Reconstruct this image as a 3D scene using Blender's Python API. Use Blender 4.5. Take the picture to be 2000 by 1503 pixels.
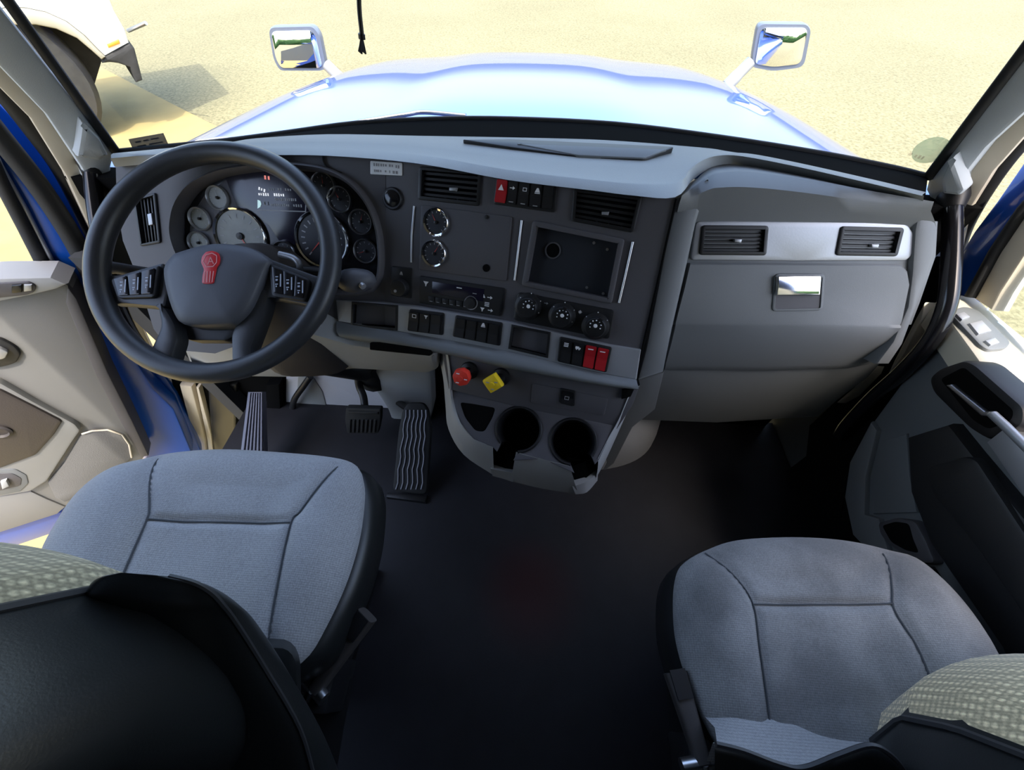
import bpy, bmesh, math, random
from mathutils import Vector, Matrix
from mathutils.geometry import delaunay_2d_cdt
random.seed(7)
for o in list(bpy.data.objects): bpy.data.objects.remove(o)
S = bpy.context.scene
COL = S.collection
# ------------------------------------------------------------ camera
FPX, CAM = 760.0, Vector((.08, 0, 1.25))
PIT, YAW = math.radians(53), math.radians(-4)
cf = Vector((math.sin(YAW)*math.cos(PIT), math.cos(YAW)*math.cos(PIT), -math.sin(PIT)))
cr = Vector((math.cos(YAW), -math.sin(YAW), 0)); cu = cr.cross(cf)
cam = bpy.data.cameras.new('camera'); co = bpy.data.objects.new('camera', cam); COL.objects.link(co)
cam.sensor_width = 36; cam.lens = 36*FPX/2000; cam.clip_start = .02; cam.clip_end = 400
m = Matrix((cr, cu, -cf)).transposed().to_4x4(); m.translation = CAM; co.matrix_world = m
S.camera = co
# ------------------------------------------------------------ world, sun, exposure
S.view_settings.view_transform = 'Standard'; S.view_settings.look = 'None'
S.view_settings.gamma = 1; S.view_settings.use_curve_mapping = False
S.view_settings.exposure = 1.05
wd = bpy.data.worlds.new('sky'); S.world = wd; wd.use_nodes = True
nt = wd.node_tree; bg = nt.nodes['Background']
sky = nt.nodes.new('ShaderNodeTexSky'); sky.sky_type = 'NISHITA'; sky.sun_disc = False
sky.sun_elevation = math.radians(66); sky.air_density = 1.0; sky.dust_density = 4.0; sky.ozone_density = 1.0
nt.links.new(sky.outputs[0], bg.inputs[0]); bg.inputs[1].default_value = .42
SUN = Vector((.15, -.36, .92)).normalized()
sky.sun_rotation = math.atan2(SUN.x, SUN.y)
sl = bpy.data.lights.new('sun', 'SUN'); sl.energy = 2.3; sl.angle = math.radians(.6); sl.color = (1, .95, .86)
so = bpy.data.objects.new('sun', sl); COL.objects.link(so)
so.rotation_euler = SUN.to_track_quat('Z', 'Y').to_euler(); so.location = (3, -3, 8)

# ------------------------------------------------------------ geometry helpers
def ray(px, py): return cf + cr*((px-1000)/FPX) - cu*((py-751.5)/FPX)
def atZ(px, py, z): d = ray(px, py); return CAM + d*((z-CAM.z)/d.z)
def atY(px, py, y): d = ray(px, py); return CAM + d*((y-CAM.y)/d.y)
def atX(px, py, x): d = ray(px, py); return CAM + d*((x-CAM.x)/d.x)
def atD(px, py, d): return CAM + ray(px, py)*d
class Plane:
    """A real surface in the cab: origin, right, up, normal towards the viewer."""
    def __init__(s, o, ex, up):
        s.o = Vector(o); s.ex = Vector(ex).normalized()
        s.n = s.ex.cross(Vector(up)).normalized()
        s.ey = s.n.cross(s.ex).normalized()
    def loc(s, px, py, off=0):
        d = ray(px, py); t = ((s.o + s.n*off - CAM).dot(s.n))/d.dot(s.n)
        p = CAM + d*t - s.o
        return (p.dot(s.ex), p.dot(s.ey))
    def to(s, a, b, c=0): return s.o + s.ex*a + s.ey*b + s.n*c
    def hit(s, px, py, off=0): a, b = s.loc(px, py, off); return s.to(a, b, off)
    def shifted(s, off): return Plane(s.o + s.n*off, s.ex, s.ey)
def plane3(a, b, c):  # a->b right, c below (or above): any third point
    a, b, c = Vector(a), Vector(b), Vector(c)
    ex = (b-a).normalized(); w = c-a; up = -(w - ex*w.dot(ex))
    if ex.cross(up).dot(CAM-a) < 0: up = -up
    return Plane(a, ex, up)

def mesh(name, V, Fc, mat, parent=None, smooth=False, flatangle=None):
    me = bpy.data.meshes.new(name); me.from_pydata([tuple(v) for v in V], [], Fc); me.update()
    bm = bmesh.new(); bm.from_mesh(me); bmesh.ops.recalc_face_normals(bm, faces=bm.faces); bm.to_mesh(me); bm.free()
    if mat: me.materials.append(mat)
    o = bpy.data.objects.new(name, me); COL.objects.link(o); o.parent = parent
    if smooth:
        me.polygons.foreach_set('use_smooth', [True]*len(me.polygons))
        if flatangle: me.set_sharp_from_angle(angle=math.radians(flatangle))
    return o
class MB:
    def __init__(s): s.V = []; s.F = []
    def add(s, V, F): k = len(s.V); s.V += [Vector(v) for v in V]; s.F += [tuple(i+k for i in f) for f in F]
    def build(s, name, mat, parent=None, smooth=False, ang=40): return mesh(name, s.V, s.F, mat, parent, smooth, ang)

def area2(p): return sum(p[i-1][0]*p[i][1]-p[i][0]*p[i-1][1] for i in range(len(p)))/2
def rounded(P, r, n=5):
    if r <= 0: return list(P)
    out = []; N = len(P)
    for i in range(N):
        a, b, c = (Vector(P[i-1]), Vector(P[i]), Vector(P[(i+1) % N]))
        u, v = a-b, c-b; lu, lv = u.length, v.length
        if lu < 1e-6 or lv < 1e-6: continue
        u /= lu; v /= lv; rr = min(r, .45*lu, .45*lv)
        p, q = b+u*rr, b+v*rr
        for k in range(n+1):
            t = k/n; out.append(tuple(p*(1-t)**2 + b*2*t*(1-t) + q*t*t))
    return out
def inset(P, d):
    out = []; N = len(P)
    for i in range(N):
        a, b, c = Vector(P[i-1]), Vector(P[i]), Vector(P[(i+1) % N])
        e, f = (b-a), (c-b)
        if e.length < 1e-9: e = f
        if f.length < 1e-9: f = e
        e.normalize(); f.normalize()
        n = Vector((-e.y-f.y, e.x+f.x)); l = n.length
        if l < 1e-6: out.append(tuple(b)); continue
        n /= l; k = max(.5, n.dot(Vector((-e.y, e.x))))
        out.append(tuple(b + n*(d/k)))
    return out
def inpoly(q, P):
    r = False
    for i in range(len(P)):
        a, b = P[i-1], P[i]
        if (a[1] > q[1]) != (b[1] > q[1]) and q[0] < (b[0]-a[0])*(q[1]-a[1])/(b[1]-a[1])+a[0]: r = not r
    return r
def fill(loops):
    """triangles between the first loop and the holes; indices run over all loops in order"""
    vs, es, b = [], [], 0
    for l in loops:
        vs += [Vector((p[0], p[1])) for p in l]; es += [(b+i, b+(i+1) % len(l)) for i in range(len(l))]; b += len(l)
    vo, eo, fo, ov, oe, of = delaunay_2d_cdt(vs, es, [], 0, 1e-7)
    out, extra, new = [], [], {}
    for f in fo:
        c = sum((vo[i] for i in f), Vector((0, 0)))/3
        if not inpoly(c, loops[0]) or any(inpoly(c, h) for h in loops[1:]): continue
        t = []
        for i in f:
            if ov[i]: t.append(ov[i][0])
            else:
                if i not in new: new[i] = b+len(extra); extra.append((vo[i].x, vo[i].y))
                t.append(new[i])
        out.append(tuple(t))
    return out, extra
def slabgeo(to, P, z0, z1, bev=.002, holes=(), back=True):
    """polygon P (2D) extruded z0..z1 with rounded front edge and holes"""
    if area2(P) < 0: P = P[::-1]
    V, Fc = [], []
    n = len(P)
    L = [[(p, z0) for p in P]]
    if bev > 0:
        L += [[(p, z1-bev) for p in P], [(p, z1-bev*.3) for p in inset(P, bev*.3)], [(p, z1) for p in inset(P, bev)]]
    else: L += [[(p, z1) for p in P]]
    for lp in L: V += [to(p[0], p[1], z) for p, z in lp]
    for k in range(len(L)-1):
        for i in range(n):
            j = (i+1) % n; Fc.append((k*n+i, k*n+j, (k+1)*n+j, (k+1)*n+i))
    top = [Vector((p[0], p[1], 0)) for p, z in L[-1]]; idx = list(range((len(L)-1)*n, len(L)*n))
    loops = [top]
    for h in holes:
        if area2(h) > 0: h = h[::-1]
        b = len(V); nh = len(h); hb = min(.002, bev) if bev > 0 else 0
        V += [to(p[0], p[1], z1) for p in h] + [to(p[0], p[1], z0) for p in h]
        for i in range(nh):
            j = (i+1) % nh; Fc.append((b+i, b+j, b+nh+j, b+nh+i))
        loops.append([Vector((p[0], p[1], 0)) for p in h]); idx += list(range(b, b+nh))
    if len(loops) == 1 and n <= 4: Fc.append(tuple(idx))
    else:
        T, X = fill(loops); idx = idx + list(range(len(V), len(V)+len(X))); V += [to(p[0], p[1], z1) for p in X]; Fc += [tuple(idx[i] for i in t) for t in T]
    if back and not holes:
        T, X = fill([P]); idx = list(range(n)) + list(range(len(V), len(V)+len(X))); V += [to(p[0], p[1], z0) for p in X]; Fc += [tuple(idx[i] for i in t) for t in T]
    return V, Fc
def slab(name, parent, mat, PL, px, z0, z1, r=0, bev=.002, holes=(), hr=0, smooth=True):
    """pixel outline laid on plane PL (the outline is read at height z1)"""
    P = rounded([PL.loc(x, y, z1) for x, y in px], r)
    Hs = [rounded([PL.loc(x, y, z1) for x, y in h], hr) for h in holes]
    V, Fc = slabgeo(PL.to, P, z0, z1, bev, Hs)
    return mesh(name, V, Fc, mat, parent, smooth, 35)
def slab2(name, parent, mat, PL, P, z0, z1, r=0, bev=.002, holes=(), smooth=True):
    """outline given in metres on the plane"""
    V, Fc = slabgeo(PL.to, rounded(P, r), z0, z1, bev, holes); return mesh(name, V, Fc, mat, parent, smooth, 35)
def lathegeo(to, a, b, prof, seg=32):
    V, Fc = [], []; n = len(prof)
    for r, z in prof:
        for k in range(seg):
            t = 2*math.pi*k/seg; V.append(to(a+r*math.cos(t), b+r*math.sin(t), z))
    for i in range(n-1):
        for k in range(seg):
            j = (k+1) % seg; Fc.append((i*seg+k, i*seg+j, (i+1)*seg+j, (i+1)*seg+k))
    if prof[0][0] > 0: Fc.append(tuple(range(seg)))
    if prof[-1][0] > 0: Fc.append(tuple((n-1)*seg+k for k in range(seg)))
    return V, Fc
def ringgeo(to, a, b, prof, seg=32):
    V, Fc = lathegeo(to, a, b, prof, seg); Fc = Fc[:len(prof)*seg-seg]
    n = len(prof)
    for k in range(seg):
        j = (k+1) % seg; Fc.append(((n-1)*seg+k, (n-1)*seg+j, j, k))
    return V, Fc
def lathe(name, parent, mat, PL, px, py, prof, seg=32, off=0, ring=False):
    a, b = PL.loc(px, py, off); V, Fc = (ringgeo if ring else lathegeo)(PL.to, a, b, prof, seg)
    return mesh(name, V, Fc, mat, parent, True, 35)
def crom(P, n=6, closed=False):
    P = [Vector(p) for p in P]; N = len(P); out = []
    for i in range(N if closed else N-1):
        p0 = P[(i-1) % N] if closed or i > 0 else P[0]*2-P[1]
        p1, p2 = P[i], P[(i+1) % N]
        p3 = P[(i+2) % N] if closed or i+2 < N else P[-1]*2-P[-2]
        for k in range(n):
            t = k/n
            out.append(.5*((2*p1)+(-p0+p2)*t+(2*p0-5*p1+4*p2-p3)*t*t+(-p0+3*p1-3*p2+p3)*t*t*t))
    if not closed: out.append(P[-1])
    return out
def tubegeo(pts, rad, seg=10, closed=False, flat=1.0, up=None):
    pts = [Vector(p) for p in pts]; N = len(pts); V, Fc = [], []
    u = None
    for i in range(N):
        if closed: t = pts[(i+1) % N]-pts[i-1]
        else: t = pts[min(i+1, N-1)]-pts[max(i-1, 0)]
        t.normalize()
        if up is not None: u = Vector(up) - t*Vector(up).dot(t)
        elif u is None:
            a = Vector((0, 0, 1)) if abs(t.z) < .9 else Vector((1, 0, 0)); u = a - t*a.dot(t)
        else: u = u - t*u.dot(t)
        u.normalize(); w = t.cross(u)
        r = rad[i] if isinstance(rad, (list, tuple)) else rad
        for k in range(seg):
            a = 2*math.pi*k/seg; V.append(pts[i] + u*(r*flat*math.cos(a)) + w*(r*math.sin(a)))
    for i in range(N if closed else N-1):
        for k in range(seg):
            j = (k+1) % seg; i2 = (i+1) % N; Fc.append((i*seg+k, i*seg+j, i2*seg+j, i2*seg+k))
    if not closed: Fc += [tuple(range(seg)), tuple((N-1)*seg+k for k in range(seg))]
    return V, Fc
def tube(name, parent, mat, pts, rad, seg=10, closed=False, flat=1.0, up=None):
    V, Fc = tubegeo(pts, rad, seg, closed, flat, up); return mesh(name, V, Fc, mat, parent, True, 50)
def loft(name, parent, mat, loops, closed=True, caps=True, smooth=True, ang=40):
    n = len(loops[0]); V = [v for l in loops for v in l]; Fc = []
    for i in range(len(loops)-1):
        for k in range(n if closed else n-1):
            j = (k+1) % n; Fc.append((i*n+k, i*n+j, (i+1)*n+j, (i+1)*n+k))
    if caps and closed: Fc += [tuple(range(n)), tuple((len(loops)-1)*n+k for k in range(n))]
    return mesh(name, V, Fc, mat, parent, smooth, ang)
def boxgeo(c, s, R=None):
    c = Vector(c); V = []
    for z in (-1, 1):
        for x, y in ((-1, -1), (1, -1), (1, 1), (-1, 1)):
            v = Vector((x*s[0]/2, y*s[1]/2, z*s[2]/2)); V.append(c + (R @ v if R else v))
    return V, [(0, 3, 2, 1), (4, 5, 6, 7), (0, 1, 5, 4), (1, 2, 6, 5), (2, 3, 7, 6), (3, 0, 4, 7)]
def rbox(name, parent, mat, c, s, R=None, bev=.004, seg=2):
    V, Fc = boxgeo(c, s, R); o = mesh(name, V, Fc, mat, parent)
    if bev:
        bm = bmesh.new(); bm.from_mesh(o.data)
        bmesh.ops.bevel(bm, geom=bm.edges[:], offset=bev, segments=seg, profile=.6, affect='EDGES'); bm.to_mesh(o.data); bm.free()
        o.data.polygons.foreach_set('use_smooth', [True]*len(o.data.polygons)); o.data.set_sharp_from_angle(angle=math.radians(50))
    return o
def text(name, parent, mat, PL, px, py, h, body, off=.001, rot=0, ext=.0003):
    c = bpy.data.curves.new(name, 'FONT'); c.body = body; c.size = h*1.4; c.align_x = 'CENTER'; c.align_y = 'CENTER'; c.extrude = ext; c.resolution_u = 2
    t = bpy.data.objects.new(name, c); COL.objects.link(t)
    bpy.context.view_layer.update()
    me = bpy.data.meshes.new_from_object(t.evaluated_get(bpy.context.evaluated_depsgraph_get()))
    bpy.data.objects.remove(t); bpy.data.curves.remove(c)
    a, b = PL.loc(px, py, off); cs, sn = math.cos(rot), math.sin(rot)
    for v in me.vertices: x, y, z = v.co; v.co = PL.to(a+x*cs-y*sn, b+x*sn+y*cs, off+z)
    me.materials.clear(); me.materials.append(mat); me.name = name
    o = bpy.data.objects.new(name, me); COL.objects.link(o); o.parent = parent; return o

def marks(name, par, m, PL, groups, h, off=.0005):
    """print too small to read: rows of fine unreadable ticks; each group is a pixel segment"""
    mb = MB()
    for (x0, y0), (x1, y1) in groups:
        a, b = Vector(PL.loc(x0, y0, off)), Vector(PL.loc(x1, y1, off)); L = (b-a).length; d = (b-a)/L; n = Vector((-d.y, d.x)); k = max(1, int(L/(h*.75)))
        for i in range(k):
            p = a+d*L*(i+.15)/k; q = a+d*L*(i+.15+random.uniform(.45, .7))/k; u = n*h*random.uniform(.3, .5)
            mb.add([PL.to(*(p-u), off), PL.to(*(q-u), off), PL.to(*(q+u), off), PL.to(*(p+u), off)], [(0, 1, 2, 3)])
    return mb.build(name, m, par)
THINGS = []
def thing(name, label, cat, group=None, kind=None):
    o = bpy.data.objects.new(name, None); COL.objects.link(o); o.empty_display_size = .02
    o['label'] = label
    if cat: o['category'] = cat
    if group: o['group'] = group
    if kind: o['kind'] = kind
    THINGS.append(o); return o
def tag(o, label, cat=None, group=None, kind=None):
    o['label'] = label
    if cat: o['category'] = cat
    if group: o['group'] = group
    if kind: o['kind'] = kind
    return o
def struct(o, label=None):
    o['kind'] = 'structure'
    if label: o['label'] = label
    return o

# ------------------------------------------------------------ materials
def mat(name, col, rough=.5, metal=0, bump=0, bscale=800, var=0, vscale=6, coat=0, spec=.5, emit=0, trans=0, sheen=0):
    M = bpy.data.materials.new(name); M.use_nodes = True; n = M.node_tree; b = n.nodes['Principled BSDF']
    b.inputs['Base Color'].default_value = (*col, 1); b.inputs['Roughness'].default_value = rough; b.inputs['Metallic'].default_value = metal
    b.inputs['Coat Weight'].default_value = coat; b.inputs['Coat Roughness'].default_value = .03; b.inputs['Specular IOR Level'].default_value = spec
    b.inputs['Sheen Weight'].default_value = sheen
    if emit: b.inputs['Emission Color'].default_value = (*col, 1); b.inputs['Emission Strength'].default_value = emit
    if bump or var:
        tc = n.nodes.new('ShaderNodeTexCoord')
    if bump:
        t = n.nodes.new('ShaderNodeTexNoise'); t.inputs['Scale'].default_value = bscale; t.inputs['Detail'].default_value = 2
        bp = n.nodes.new('ShaderNodeBump'); bp.inputs['Strength'].default_value = bump; bp.inputs['Distance'].default_value = .001
        n.links.new(tc.outputs['Object'], t.inputs['Vector']); n.links.new(t.outputs[0], bp.inputs['Height']); n.links.new(bp.outputs[0], b.inputs['Normal'])
    if var:
        t = n.nodes.new('ShaderNodeTexNoise'); t.inputs['Scale'].default_value = vscale; t.inputs['Detail'].default_value = 5
        r = n.nodes.new('ShaderNodeMapRange'); r.inputs[1].default_value = .3; r.inputs[2].default_value = .7; r.inputs[3].default_value = 1-var; r.inputs[4].default_value = 1+var
        mx = n.nodes.new('ShaderNodeVectorMath'); mx.operation = 'SCALE'; mx.inputs[0].default_value = col
        n.links.new(tc.outputs['Object'], t.inputs['Vector']); n.links.new(t.outputs[0], r.inputs[0]); n.links.new(r.outputs[0], mx.inputs['Scale']); n.links.new(mx.outputs[0], b.inputs['Base Color'])
    return M
charcoal = mat('charcoal_plastic', (.082, .078, .085), .55, bump=.15, var=.05)
black = mat('black_plastic', (.009, .009, .010), .45, bump=.08)
matte_black = mat('matte_black', (.006, .006, .006), 1.0, spec=.03)
gloss_black = mat('gloss_black', (.01, .01, .012), .18)
rubber = mat('black_rubber', (.014, .014, .014), .7, bump=.2)
leather = mat('wheel_leather', (.034, .035, .038), .33, bump=.25, bscale=1200)
hubplastic = mat('hub_plastic', (.080, .082, .094), .5, bump=.15)
gray = mat('gray_dash_plastic', (.155, .165, .170), .5, bump=.2, bscale=900, var=.03)
pad = mat('skylit_gray_plastic', (.31, .325, .32), .55, bump=.25, bscale=700, var=.03)  # same dash plastic, lighter to put sky light on the top pad
trimgray = mat('light_trim_plastic', (.36, .365, .36), .55, bump=.15, bscale=700)
pillarm = mat('pillar_trim_fabric', (.49, .52, .53), .7, bump=.2)
silver = mat('brushed_silver', (.40, .41, .43), .4, metal=.5, bump=.1, bscale=300)
chrome = mat('chrome', (.85, .86, .88), .08, metal=1)
white = mat('white_print', (.8, .8, .8), .5)
dimprint = mat('grey_print', (.35, .35, .36), .5)
red = mat('red_plastic', (.62, .025, .03), .35)
redrock = mat('red_switch_plastic', (.42, .012, .018), .4)
orange_red = mat('valve_red_plastic', (.75, .05, .03), .35)
yellow = mat('valve_yellow_plastic', (.85, .58, .02), .4)
bluepaint = mat('blue_car_paint', (.005, .06, .33), .3, coat=1.0); bluepaint.node_tree.nodes['Principled BSDF'].inputs['Coat IOR'].default_value = 1.52
whitepaint = mat('white_truck_paint', (.8, .8, .78), .35, coat=.6)
tirem = mat('tire_rubber', (.022, .022, .022), .85, bump=.6, bscale=60, var=.3, vscale=9)
vinyl = mat('black_vinyl', (.013, .014, .014), .36, bump=.12, bscale=500)
darkpanel = mat('dark_door_vinyl', (.02, .02, .021), .5, bump=.2)
thread = mat('stitch_thread', (.07, .075, .08), .9)
piping = mat('piping_vinyl', (.028, .028, .03), .5)
cream = mat('cream_trim', (.70, .62, .48), .6, bump=.1)
steel = mat('steel', (.55, .55, .56), .3, metal=1)
glassface = mat('gauge_face', (.02, .021, .026), .35)
glareface = mat('glare_gauge_face', (.22, .23, .20), .35, var=.15, vscale=30)  # paler base colour puts glare on the left dials
needle = mat('needle_red', (.6, .06, .04), .4)
amber = mat('amber_lens', (.9, .25, .03), .3)
screen = mat('screen_glass', (.012, .01, .022), .2)
lit_white = mat('display_text', (.8, .82, .85), .5, emit=.35)
lit_red = mat('display_text_red', (.9, .25, .2), .5, emit=.3)
mirror_glass = mat('mirror_glass', (.95, .95, .96), .01, metal=1)
stickerdark = mat('sticker_backing', (.035, .045, .06), .6, var=.4, vscale=120)
stickergreen = mat('sticker_green', (.45, .75, .45), .6)
brown = mat('shroud_plastic', (.055, .048, .045), .55, bump=.15)
ribmetal = mat('ribbed_metal', (.12, .12, .15), .4, metal=.2)
toem = mat('toe_plate', (.62, .62, .66), .6)
jambblue = mat('jamb_blue_paint', (.004, .085, .46), .35, coat=.2)
mshell = mat('mirror_shell', (.16, .18, .22), .35, metal=.3)
doorgray = mat('door_gray', (.20, .196, .185), .55, bump=.2, bscale=700)

def fabric(name, col, pattern=0, stain=.12, dots=None):
    M = mat(name, col, .9, sheen=.25, spec=.15); n = M.node_tree; b = n.nodes['Principled BSDF']
    tc = n.nodes.new('ShaderNodeTexCoord')
    w = n.nodes.new('ShaderNodeTexWave'); w.wave_type = 'BANDS'; w.bands_direction = 'Y'; w.inputs['Scale'].default_value = 110; w.inputs['Distortion'].default_value = 1.5; w.inputs['Detail Scale'].default_value = 8
    w2 = n.nodes.new('ShaderNodeTexWave'); w2.bands_direction = 'X'; w2.inputs['Scale'].default_value = 110; w2.inputs['Distortion'].default_value = 1.5
    ns = n.nodes.new('ShaderNodeTexNoise'); ns.inputs['Scale'].default_value = 9; ns.inputs['Detail'].default_value = 4
    n2 = n.nodes.new('ShaderNodeTexNoise'); n2.inputs['Scale'].default_value = 420; n2.inputs['Detail'].default_value = 2
    for t in (w, w2, ns, n2): n.links.new(tc.outputs['Object'], t.inputs['Vector'])
    def mr(src, lo, hi, a=0, c=1):
        r = n.nodes.new('ShaderNodeMapRange'); n.links.new(src, r.inputs[0]); r.inputs[1].default_value = a; r.inputs[2].default_value = c; r.inputs[3].default_value = lo; r.inputs[4].default_value = hi; return r.outputs[0]
    def mul(a, c):
        q = n.nodes.new('ShaderNodeMath'); q.operation = 'MULTIPLY'; n.links.new(a, q.inputs[0]); n.links.new(c, q.inputs[1]); return q.outputs[0]
    f = mul(mr(w.outputs[1], .88, 1.08), mr(w2.outputs[1], .94, 1.05))
    f = mul(f, mr(ns.outputs[0], 1-stain, 1+stain, .35, .68)); f = mul(f, mr(n2.outputs[0], .85, 1.15, .3, .7))
    if dots:
        v = n.nodes.new('ShaderNodeTexVoronoi'); v.inputs['Scale'].default_value = dots; v.inputs['Randomness'].default_value = 0
        n.links.new(tc.outputs['Object'], v.inputs['Vector']); f = mul(f, mr(v.outputs['Distance'], 1.35, .6, .15, .55))
    s = n.nodes.new('ShaderNodeVectorMath'); s.operation = 'SCALE'; s.inputs[0].default_value = col
    n.links.new(f, s.inputs['Scale']); n.links.new(s.outputs[0], b.inputs['Base Color'])
    bp = n.nodes.new('ShaderNodeBump'); bp.inputs['Strength'].default_value = .35; bp.inputs['Distance'].default_value = .001
    n.links.new(f, bp.inputs['Height']); n.links.new(bp.outputs[0], b.inputs['Normal'])
    return M
seatfab = fabric('driver_seat_fabric', (.36, .36, .365), stain=.06)
seatfab2 = fabric('passenger_seat_fabric', (.245, .243, .238), stain=.28)
backfab = fabric('lit_back_fabric', (.80, .64, .38), dots=140, stain=.05)  # bright yellow cream carries warm light on the passenger back
backfab2 = fabric('driver_lit_back_fabric', (.48, .41, .26), dots=140, stain=.05)  # dimmer copy of the back fabric, warm light kept in its colour
def floor_material():
    M = mat('floor_vinyl', (.012, .012, .016), .55, bump=.2, bscale=300, var=.2, vscale=14); n = M.node_tree; b = n.nodes['Principled BSDF']
    src = b.inputs['Base Color'].links[0].from_socket
    tc = n.nodes.new('ShaderNodeTexCoord'); vm = n.nodes.new('ShaderNodeVectorMath'); vm.operation = 'DISTANCE'; vm.inputs[1].default_value = (.12, .20, 0)
    n.links.new(tc.outputs['Object'], vm.inputs[0])
    r = n.nodes.new('ShaderNodeMapRange'); r.interpolation_type = 'SMOOTHSTEP'; r.inputs[1].default_value = .02; r.inputs[2].default_value = .19; r.inputs[3].default_value = .9; r.inputs[4].default_value = 0
    n.links.new(vm.outputs['Value'], r.inputs[0])
    mx = n.nodes.new('ShaderNodeMix'); mx.data_type = 'RGBA'; mx.inputs[7].default_value = (.045, .009, .011, 1)
    n.links.new(r.outputs[0], mx.inputs[0]); n.links.new(src, mx.inputs[6]); n.links.new(mx.outputs[2], b.inputs['Base Color'])
    return M
floorm = floor_material()
def ground_material():
    M = mat('asphalt_sunlit', (.4, .36, .25), .9); n = M.node_tree; b = n.nodes['Principled BSDF']
    tc = n.nodes.new('ShaderNodeTexCoord')
    a = n.nodes.new('ShaderNodeTexNoise'); a.inputs['Scale'].default_value = 22; a.inputs['Detail'].default_value = 6; a.inputs['Roughness'].default_value = .75
    c = n.nodes.new('ShaderNodeTexNoise'); c.inputs['Scale'].default_value = .35; c.inputs['Detail'].default_value = 3
    n.links.new(tc.outputs['Object'], a.inputs['Vector']); n.links.new(tc.outputs['Object'], c.inputs['Vector'])
    r = n.nodes.new('ShaderNodeValToRGB'); e = r.color_ramp.elements
    e[0].position = .38; e[0].color = (.115, .104, .050, 1); e[1].position = .62; e[1].color = (.232, .211, .112, 1)
    n.links.new(a.outputs[0], r.inputs[0])
    r2 = n.nodes.new('ShaderNodeMapRange'); r2.inputs[1].default_value = .35; r2.inputs[2].default_value = .65; r2.inputs[3].default_value = .92; r2.inputs[4].default_value = 1.06
    n.links.new(c.outputs[0], r2.inputs[0])
    s = n.nodes.new('ShaderNodeVectorMath'); s.operation = 'SCALE'
    n.links.new(r.outputs[0], s.inputs[0]); n.links.new(r2.outputs[0], s.inputs['Scale']); n.links.new(s.outputs[0], b.inputs['Base Color'])
    return M
groundm = ground_material()
concrete = mat('concrete_apron', (.29, .225, .085), .9, var=.08, vscale=3, bump=.3, bscale=40)
def glass_material():
    M = bpy.data.materials.new('clear_glass'); M.use_nodes = True; n = M.node_tree; n.nodes.clear()
    o = n.nodes.new('ShaderNodeOutputMaterial'); t = n.nodes.new('ShaderNodeBsdfTransparent'); t.inputs[0].default_value = (.95, .97, .96, 1)
    g = n.nodes.new('ShaderNodeBsdfGlossy'); g.inputs['Roughness'].default_value = .01
    fr = n.nodes.new('ShaderNodeFresnel'); fr.inputs[0].default_value = 1.3
    mx = n.nodes.new('ShaderNodeMixShader'); n.links.new(fr.outputs[0], mx.inputs[0]); n.links.new(t.outputs[0], mx.inputs[1]); n.links.new(g.outputs[0], mx.inputs[2]); n.links.new(mx.outputs[0], o.inputs[0])
    return M
glass = glass_material()

# ============================================================ EXTERIOR
GZ = -1.10
g = MB(); g.add([(-70, -40, GZ), (70, -40, GZ), (70, 90, GZ), (-70, 90, GZ)], [(0, 1, 2, 3)])
struct(g.build('ground', groundm), 'pale sunlit parking lot surface around the truck')
A = [atZ(x, y, GZ+.03) for x, y in ((440, 255), (330, 190), (180, 120), (60, 60))]
far = A[3] + (A[3]-A[2])*1.0
dirw = (A[0]-A[3]).normalized(); perp = Vector((-dirw.y, dirw.x, 0)); perp = perp if perp.x < 0 else -perp
q = [A[0]+dirw*7, far, far+perp*9, A[0]+dirw*7+perp*9]
V = [Vector((p.x, p.y, z)) for z in (GZ, GZ+.03) for p in q]
struct(mesh('trim_1', V, [(4, 5, 6, 7), (0, 1, 5, 4), (1, 2, 6, 5), (2, 3, 7, 6), (3, 0, 4, 7)], concrete), 'yellowish concrete apron beside the parking lot')

# truck hood
hood = thing('truck_hood', 'glossy blue truck hood with raised centre seen through the windshield', 'hood')
def hoodz(x, y):
    t = (y-1.02)/1.75
    zc = .83 - .13*t - .16*max(0, t-.35)**1.8
    w = 1.15 - .12*max(0, t)
    a = abs(x)/w
    z = zc - .05*a**2 - .30*max(0, a-.68)**2*2.2
    z += .016*(1/(1+math.exp((abs(x)-.38)/.05)))*min(1, t*3+.3)
    return z - .55*max(0, (t-.93)/.12)**2*.3
rows = []
for i in range(29):
    y = 1.02 + 1.95*i/28; w = 1.15 - .12*((y-1.02)/1.75)
    rows.append([Vector((x, y, hoodz(x, y))) for x in [w*(k/24-1) for k in range(49)]])
rows.append([Vector((v.x*1.0, v.y+.05, v.z-.25)) for v in rows[-1]])
loft('hood_shell', hood, bluepaint, rows, closed=False, ang=60)
for s in (-1, 1):
    pts = [Vector((s*(1.15-.12*((y-1.02)/1.75)), y, hoodz(1.15-.12*((y-1.02)/1.75), y))) for y in [1.02+.15*i for i in range(14)]]
    loft('fender', hood, bluepaint, [pts, [p+Vector((s*.06, 0, -.10)) for p in pts], [p+Vector((s*.07, 0, -.5)) for p in pts]], closed=False)
cowl = thing('wiper_cowl', 'blue cowl strip under the windshield with wiper arms', 'cowl')
crow = []
for k in range(31):
    x = -1.0 + 2.0*k/30; y0 = 1.13 - .22*(x*x)
    crow.append([Vector((x, y0-.06, .80)), Vector((x, y0+.03, .815)), Vector((x, y0+.12, .79)), Vector((x, y0+.14, .70))])
loft('cowl_panel', cowl, bluepaint, crow, closed=False)
for pts in ([(700, 238), (790, 224), (830, 219), (910, 226)], [(1180, 240), (1330, 262), (1480, 286), (1620, 312)]):
    w = crom([atZ(x, y, .845) for x, y in pts], 6)
    tube('wiper_arm', cowl, steel, w, .006, 8); tube('wiper_blade', cowl, black, [p+Vector((0, -.012, -.012)) for p in w[4:]], .005, 6)

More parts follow.
